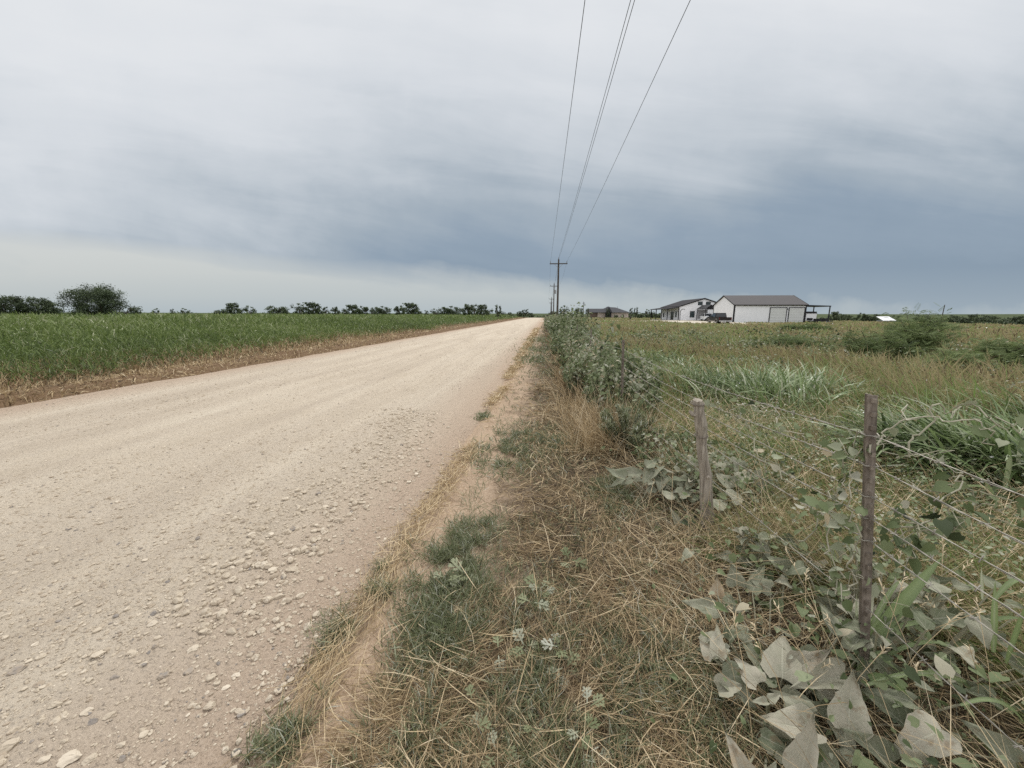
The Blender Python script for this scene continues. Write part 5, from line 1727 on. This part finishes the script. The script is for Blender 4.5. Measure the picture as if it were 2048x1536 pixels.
y = 4.2 + 30 * rng.random(n) ** 1.6; x = .75 + .012 * y + rng.normal(0, .28, n); r = np.hypot(x, y)
kk = fnoise(x * 1.5, y * 1.0, 143) > .42; x, y, r = x[kk], y[kk], r[kk]; n = len(x)
blades(g, x, y, r, rng.uniform(.2, .75, n) * (.6 + .6 * rng.random(n)), np.maximum(.0035, r * .0011), np.abs(rng.normal(.5, .35, n)), rng.gamma(2, .3, n), np.clip(rng.normal(.55, .22, n), 0, 1), 3)
tag(g.build('hedge_foot_grass', M_straw), 'tan dry grass standing along the hedge foot', 'dry grass', kind='stuff')

# ---- small silver weeds on the verge
def lobed(seed):
    """deeply cut leaf: a rachis with paired narrow lobes"""
    r = np.random.default_rng(seed); v = []; f = []
    def lobe(p, a, L, w):
        d = np.array([math.sin(a), math.cos(a)]); n = np.array([d[1], -d[0]]); b = len(v)
        for s_, ww in ((0, .35), (.55, 1.), (.85, .8)):
            for sg in (-1, 1):
                q_ = np.array(p) + d * L * s_ + n * w * ww * sg; v.append((q_[0], q_[1], .12 * s_ * L - .22 * q_[1] ** 2))
        q_ = np.array(p) + d * L; v.append((q_[0], q_[1], -.22 * q_[1] ** 2))
        f.extend([[b, b + 1, b + 3, b + 2], [b + 2, b + 3, b + 5, b + 4], [b + 4, b + 5, b + 6]])
    lobe((0, 0), 0, 1.0, .07)
    for y, a, L in ((.28, 62, .42), (.48, 52, .50), (.68, 40, .36)):
        for sg in (-1, 1):
            A = math.radians(a) * sg + r.normal(0, .12); LL = L * r.uniform(.8, 1.15)
            lobe((0, y + r.normal(0, .02)), A, LL, .065)
            lobe((math.sin(A) * LL * .5, y + math.cos(A) * LL * .5), A - sg * .7, LL * .45, .04)
    return np.array(v), f


LOB = [lobed(k) for k in range(3)]
d2 = lambda x, y: (700 + x / 2.866, 1000 + y / 2.866)
sw = [((705, 1185), 'pale silver weed above the largest rosette at the bottom of the verge'), ((700, 1340), 'largest silver weed rosette at the bottom of the verge'), ((885, 1265), 'silver weed right of the largest rosette'), ((1050, 1295), 'dull silver weed midway along the bottom row'), ((1135, 1335), 'silver weed at the right end of the bottom row'), ((1325, 1335), 'small silver weed alone in the straw near the bottom right'), ((840, 1475), 'lowest silver weed close to the bottom border'), ((1230, 975), 'brightest silver weed in the middle of the straw'), ((1200, 870), 'silver weed just above the brightest one'), ((850, 880), 'green silver weed in the dark tuft of grass'), ((1045, 612), 'tiny silver weed high in the straw'), ((1095, 515), 'silver weed above the tiny one'), ((1260, 348), 'silver weed nearest the wooden stay'), ((550, 455), 'left silver weed on the gray green patch at the road edge'), ((655, 435), 'right silver weed on the gray green patch at the road edge'), ((1400, 1440), 'faint silver weed low in the right straw'), ((1360, 1205), 'silver weed among bent straws right of the bottom row'), ((1005, 855), 'creamy silver weed left of the pair in the straw')]
for k, ((x, y), lab) in enumerate(sw):
    p = on_z(*d2(x, y), .06); r = np.random.default_rng(700 + k)
    dist = cdepth(p); s0 = (24 if k != 1 else 30) / FOC * dist
    b = np.array([p[0], p[1], gzf(p[0], p[1])])
    t = thing('silver_weed', lab, 'weed', tuple(b), 0, 'silver weeds on the verge')
    g = Geo(); st = Geo(); n = 3 + k % 3
    a = np.linspace(0, 2 * PI, n, endpoint=False) + r.normal(0, .3, n)
    P = np.c_[np.cos(a) * .012, np.sin(a) * .012, .055 + r.uniform(-.01, .03, n)]
    j = r.integers(0, 3, n)
    for q_ in range(3):
        m = j == q_
        if m.any(): stamp(g, *LOB[q_], P[m], frames(np.c_[np.cos(a), np.sin(a), r.uniform(.0, .7, n)][m], np.tile([0, -.3, 1.], (m.sum(), 1))), s0 * 1.25 * r.uniform(.7, 1.2, m.sum()), np.clip(r.normal(.64, .13, m.sum()), 0, 1))
    tube(st, [(0, 0, -.02), (.004, 0, .03), (0, 0, .06)], .0022, 5)
    g.build('leaves', M_weed, t); st.build('stem', M_stem, t)


# ---- shrubs of the hedge grown over the fence
def hedge_shrub(label, c, rx, ry, h, n, size, seed, tint=.5, mat=None, temps=None, name='hedge_shrub', group='vine covered shrubs along the fence', cat='shrub'):
    r = np.random.default_rng(seed)
    b = np.array([c[0], c[1], gzf(c[0], c[1])])
    t = thing(name, label, cat, tuple(b), 0, group)
    q = r.normal(size=(n, 3)); q /= np.linalg.norm(q, axis=1)[:, None]
    q[:, 2] = q[:, 2] * .5 + .5
    rad = r.uniform(.6, 1.0, n) ** .5
    a = np.arctan2(q[:, 1], q[:, 0])
    lump = .22 + 1.4 * fnoise(np.cos(a) * 2.6 + seed, np.sin(a) * 2.6 + q[:, 2] * 4.5, seed)
    P = np.c_[q[:, 0] * rx, q[:, 1] * ry, q[:, 2] * h] * (rad * lump)[:, None]
    s = r.uniform(*size, n); s = np.where(r.random(n) < .05, s * 1.9, s)
    D = q * [1, 1, .2] + r.normal(0, .7, (n, 3)) + [0, 0, -.5]; U = q + r.normal(0, .9, (n, 3)) + [0, -.1, .4]
    T = np.clip(r.normal(tint, .18, n) + .7 * (fnoise(P[:, 0] * 5 + seed, P[:, 1] * 3 + P[:, 2] * 5, seed + 7) - .5), 0, 1)
    g = Geo(); leaf_cloud(g, P, D, U, s, T, temps or HEART)
    # whippy shoots that break the outline
    m = n // 6
    i = r.integers(0, n, m); S0 = P[i] * .8
    ribbons(g, S0, r.uniform(0, 2 * PI, m), np.abs(r.normal(.4, .3, m)), r.normal(.6, .5, m), r.uniform(.15, .4, m) * h, np.full(m, size[0] * .22), 3, np.clip(r.normal(.7, .25, m), 0, 1))
    g.build('leaves', mat or M_vine, t)
    st = Geo()
    for k in range(9):
        e = P[r.integers(0, n)] * .85
        tube(st, [(r.normal(0, .06), r.normal(0, .06), -.1), e * .5 + r.normal(0, .04, 3), e], [.014, .010, .004], 5, tint=.25)
    st.build('stems', M_stem, t)
    return t


hs = [('low ragged hedge shrub with pale dusty leaves at the second steel post', (1.0, 5.9), .36, .55, .92, 900, (.05, .10), .55, 41),
      ('dark leafy hedge shrub just beyond the second steel post', (1.2, 6.9), .42, .7, 1.12, 1200, (.05, .10), .40, 42),
      ('front hedge shrub sloping down to the straw', (.85, 8.0), .42, .8, .85, 1000, (.05, .10), .52, 43),
      ('hedge shrub with pale dusty crown', (1.1, 9.6), .5, .8, 1.05, 1300, (.055, .11), .58, 44),
      ('taller round hedge shrub in the middle of the row', (1.0, 12.2), .62, 1.0, 1.40, 1300, (.065, .12), .45, 45),
      ('hedge shrub with dark hollow facing the road', (.85, 15), .6, 1.1, 1.15, 1300, (.07, .13), .34, 46),
      ('tallest hedge shrub reaching the horizon', (1.25, 18.5), .85, 1.5, 1.66, 1400, (.08, .15), .42, 47),
      ('bushy hedge shrub behind the tallest one', (1.0, 23), .7, 1.6, 1.2, 1300, (.10, .17), .5, 48),
      ('grayish hedge shrub beyond the bushy one', (1.0, 29), .8, 2.4, 1.5, 1200, (.13, .20), .55, 49),
      ('low hedge shrub near the foot of the tallest pole', (1.1, 37), .9, 3.2, 1.2, 1100, (.16, .26), .5, 50),
      ('small dusty shrub right of the second steel post', (1.5, 6.2), .34, .5, .85, 800, (.05, .09), .5, 52),
      ('low vine tangle with gray leaves just before the second steel post', (1.12, 5.0), .30, .42, .44, 600, (.04, .08), .58, 53),
      ('low vine tangle creeping towards the wooden stay', (1.3, 4.0), .38, .45, .34, 520, (.035, .07), .5, 54),
      ('low leafy tangle behind the wooden stay', (1.65, 3.3), .35, .4, .38, 520, (.03, .06), .55, 55),
      ('last hedge shrub, seen small at the end of the row', (1.2, 48), 1.1, 4.2, 1.25, 1000, (.2, .32), .5, 51)]
for lab, c, rx, ry, h, n, sz, tn, sd in hs:
    hedge_shrub(lab, c, rx * 1.1, ry * 1.1, h * 1.06, int(n * 2.9), (sz[0] * .34, sz[1] * .66), sd, tn + .06)

# gray-green fine shrubs: little upright needles on many stems
def needle_shrub(label, c, w, h, n, L, seed, tint=.45):
    r = np.random.default_rng(seed); b = np.array([c[0], c[1], gzf(c[0], c[1])])
    t = thing('needle_shrub', label, 'shrub', tuple(b), 0, 'fine gray green shrubs before the hedge')
    g = Geo(); st = Geo(); ns = 26; per = n // ns
    for k in range(ns):
        a = r.uniform(0, 2 * PI); q = r.uniform(.2, 1) * w
        e = np.array([math.cos(a) * q, math.sin(a) * q, h * (1.05 - .55 * (q / w) ** 2) * r.uniform(.75, 1)])
        mid = e * .5 + [0, 0, .12 * h]
        tube(st, [(e[0] * .1, e[1] * .1, -.05), mid, e], [.006, .004, .002], 4, tint=.4, cap=False)
        s = r.uniform(.25, 1.02, per)[:, None]
        P = (1 - s) ** 2 * 0 + 2 * s * (1 - s) * mid + s * s * e + r.normal(0, .02 * h, (per, 3))
        ribbons(g, P, r.uniform(0, 2 * PI, per), np.abs(r.normal(.7, .4, per)), r.normal(.2, .3, per), L * r.uniform(.6, 1.3, per), L * .16, 2, np.clip(r.normal(tint, .2, per), 0, 1))
    g.build('leaves', M_weed, t); st.build('stems', M_stem, t)


needle_shrub('needle leaved gray green shrub between hedge and wooden stay', (.95, 4.3), .42, .60, 7500, .05, 61, .55)
needle_shrub('smaller needle leaved shrub at the hedge foot', (.66, 7.3), .34, .62, 4200, .065, 62, .42)
needle_shrub('needle leaved tuft by the hedge foot farther up the verge', (.62, 10.4), .4, .7, 3200, .09, 63, .45)


# ---- feathery bush in the right field
PIN_V, PIN_F = [], []
for k in range(8):
    y = .12 + k * .115; w = .30 * (1 - (k / 9) ** 2) ** .5
    for s in (-1, 1):
        b = len(PIN_V); PIN_V += [(0, y, 0), (s * w * .55, y + .03, .03), (s * w, y + .10, .0), (s * w * .5, y + .085, .0)]; PIN_F.append([b, b + 1, b + 2, b + 3])
PIN = [(np.array(PIN_V), PIN_F, None)]


def feathery(label, c, rx, ry, h, n, size, seed, tint=.5, wild=0):
    r = np.random.default_rng(seed); b = np.array([c[0], c[1], gzf(c[0], c[1])])
    t = thing('feathery_bush', label, 'bush', tuple(b), 0, 'feathery bushes in the right field')
    st = Geo(); g = Geo(); ns = 34; per = n // ns
    for k in range(ns):
        a = r.uniform(0, 2 * PI); q = r.uniform(.15, 1) ** .7
        top = h * (1.04 - .62 * q * q) * r.uniform(.72, 1.0)
        e = np.array([math.cos(a) * q * rx, math.sin(a) * q * ry, top])
        mid = e * .55 + np.array([0, 0, .18 * h])
        tube(st, [(e[0] * .08, e[1] * .08, -.1), mid, e], [.02, .012, .004], 5, tint=.3, cap=False)
        s = r.uniform(.3, 1.03, per)[:, None]
        P = 2 * s * (1 - s) * mid + s * s * e + r.normal(0, .085 * h, (per, 3)) * [1, 1, .7]
        D = r.normal(size=(per, 3)) * [1, 1, .45]; U = r.normal(0, .45, (per, 3)) + [0, 0, 1]
        leaf_cloud(g, P, D, U, r.uniform(*size, per), np.clip(r.normal(tint, .2, per) + r.normal(0, .1), 0, 1), PIN)
    g.build('leaves', M_bush, t); st.build('stems', M_bark, t)


feathery('largest feathery green bush rising above the right horizon', (11.6, 13.2), 1.15, 1.0, 1.8, 2300, (.13, .25), 71, .5)
feathery('lower feathery bush leaning left of the largest one', (9.7, 12.3), 1.35, .9, 1.2, 2000, (.12, .23), 72, .45)
feathery('pale lime feathery bush in front of the largest one', (9.9, 10.2), .9, .7, .75, 1600, (.12, .22), 73, .7)
feathery('spreading feathery bush right of the largest one', (12.3, 11.4), 1.1, .8, .9, 1800, (.13, .24), 74, .55)
feathery('low feathery bush in the open field behind the lime grass', (9.6, 16.0), 2.0, 1.2, .8, 1300, (.16, .28), 75, .45)
feathery('flat dark bush far out in the right field', (36, 40), 3.0, 1.4, .9, 1200, (.4, .6), 76, .5)
feathery('small dark bush in the grass before the white workshop', (24, 38), 2.6, 1.2, .75, 1000, (.35, .55), 77, .5)

# low broad-leaved weeds mixed into the pasture grass
g = Geo(); n = 210
x, y, r = polar(n, 2.6, 26, 12, 62)
k = (x > fence_x(y) + .35) & ~in_buildings(x, y); x, y, r = x[k], y[k], r[k]; n = len(x); per = 70
sz = rng.uniform(.10, .30, n) * np.maximum(1, r / 9) ** .6
P = np.repeat(np.c_[x, y, gz(x, y)], per, 0) + rng.normal(0, 1, (n * per, 3)) * np.repeat(sz, per)[:, None] * [1, 1, .35]
P[:, 2] += np.repeat(sz, per) * 1.1 + .12
T = np.clip(np.repeat(rng.uniform(.15, .8, n), per) + rng.normal(0, .14, n * per), 0, .95)
leaf_cloud(g, P, rng.normal(size=(n * per, 3)) * [1, 1, .5], rng.normal(0, .5, (n * per, 3)) + [0, -.2, 1], np.repeat(np.maximum(.02, r * .0034), per) * rng.uniform(.6, 1.5, n * per), T, HEART)
tag(g.build('pasture_weeds', M_vine), 'low leafy weeds mixed through the pasture grass', 'weeds', kind='stuff')

# ================================================================== RENDER SETTINGS
vs = sc.view_settings
vs.view_transform = 'Standard'; vs.look = 'None'; vs.gamma = 1.0; vs.exposure = 0.58; vs.use_curve_mapping = False
sc.render.engine = 'CYCLES'
sc.cycles.max_bounces = 5; sc.cycles.diffuse_bounces = 3; sc.cycles.glossy_bounces = 2; sc.cycles.transmission_bounces = 3
sc.cycles.use_denoising = False
sc.render.film_transparent = False
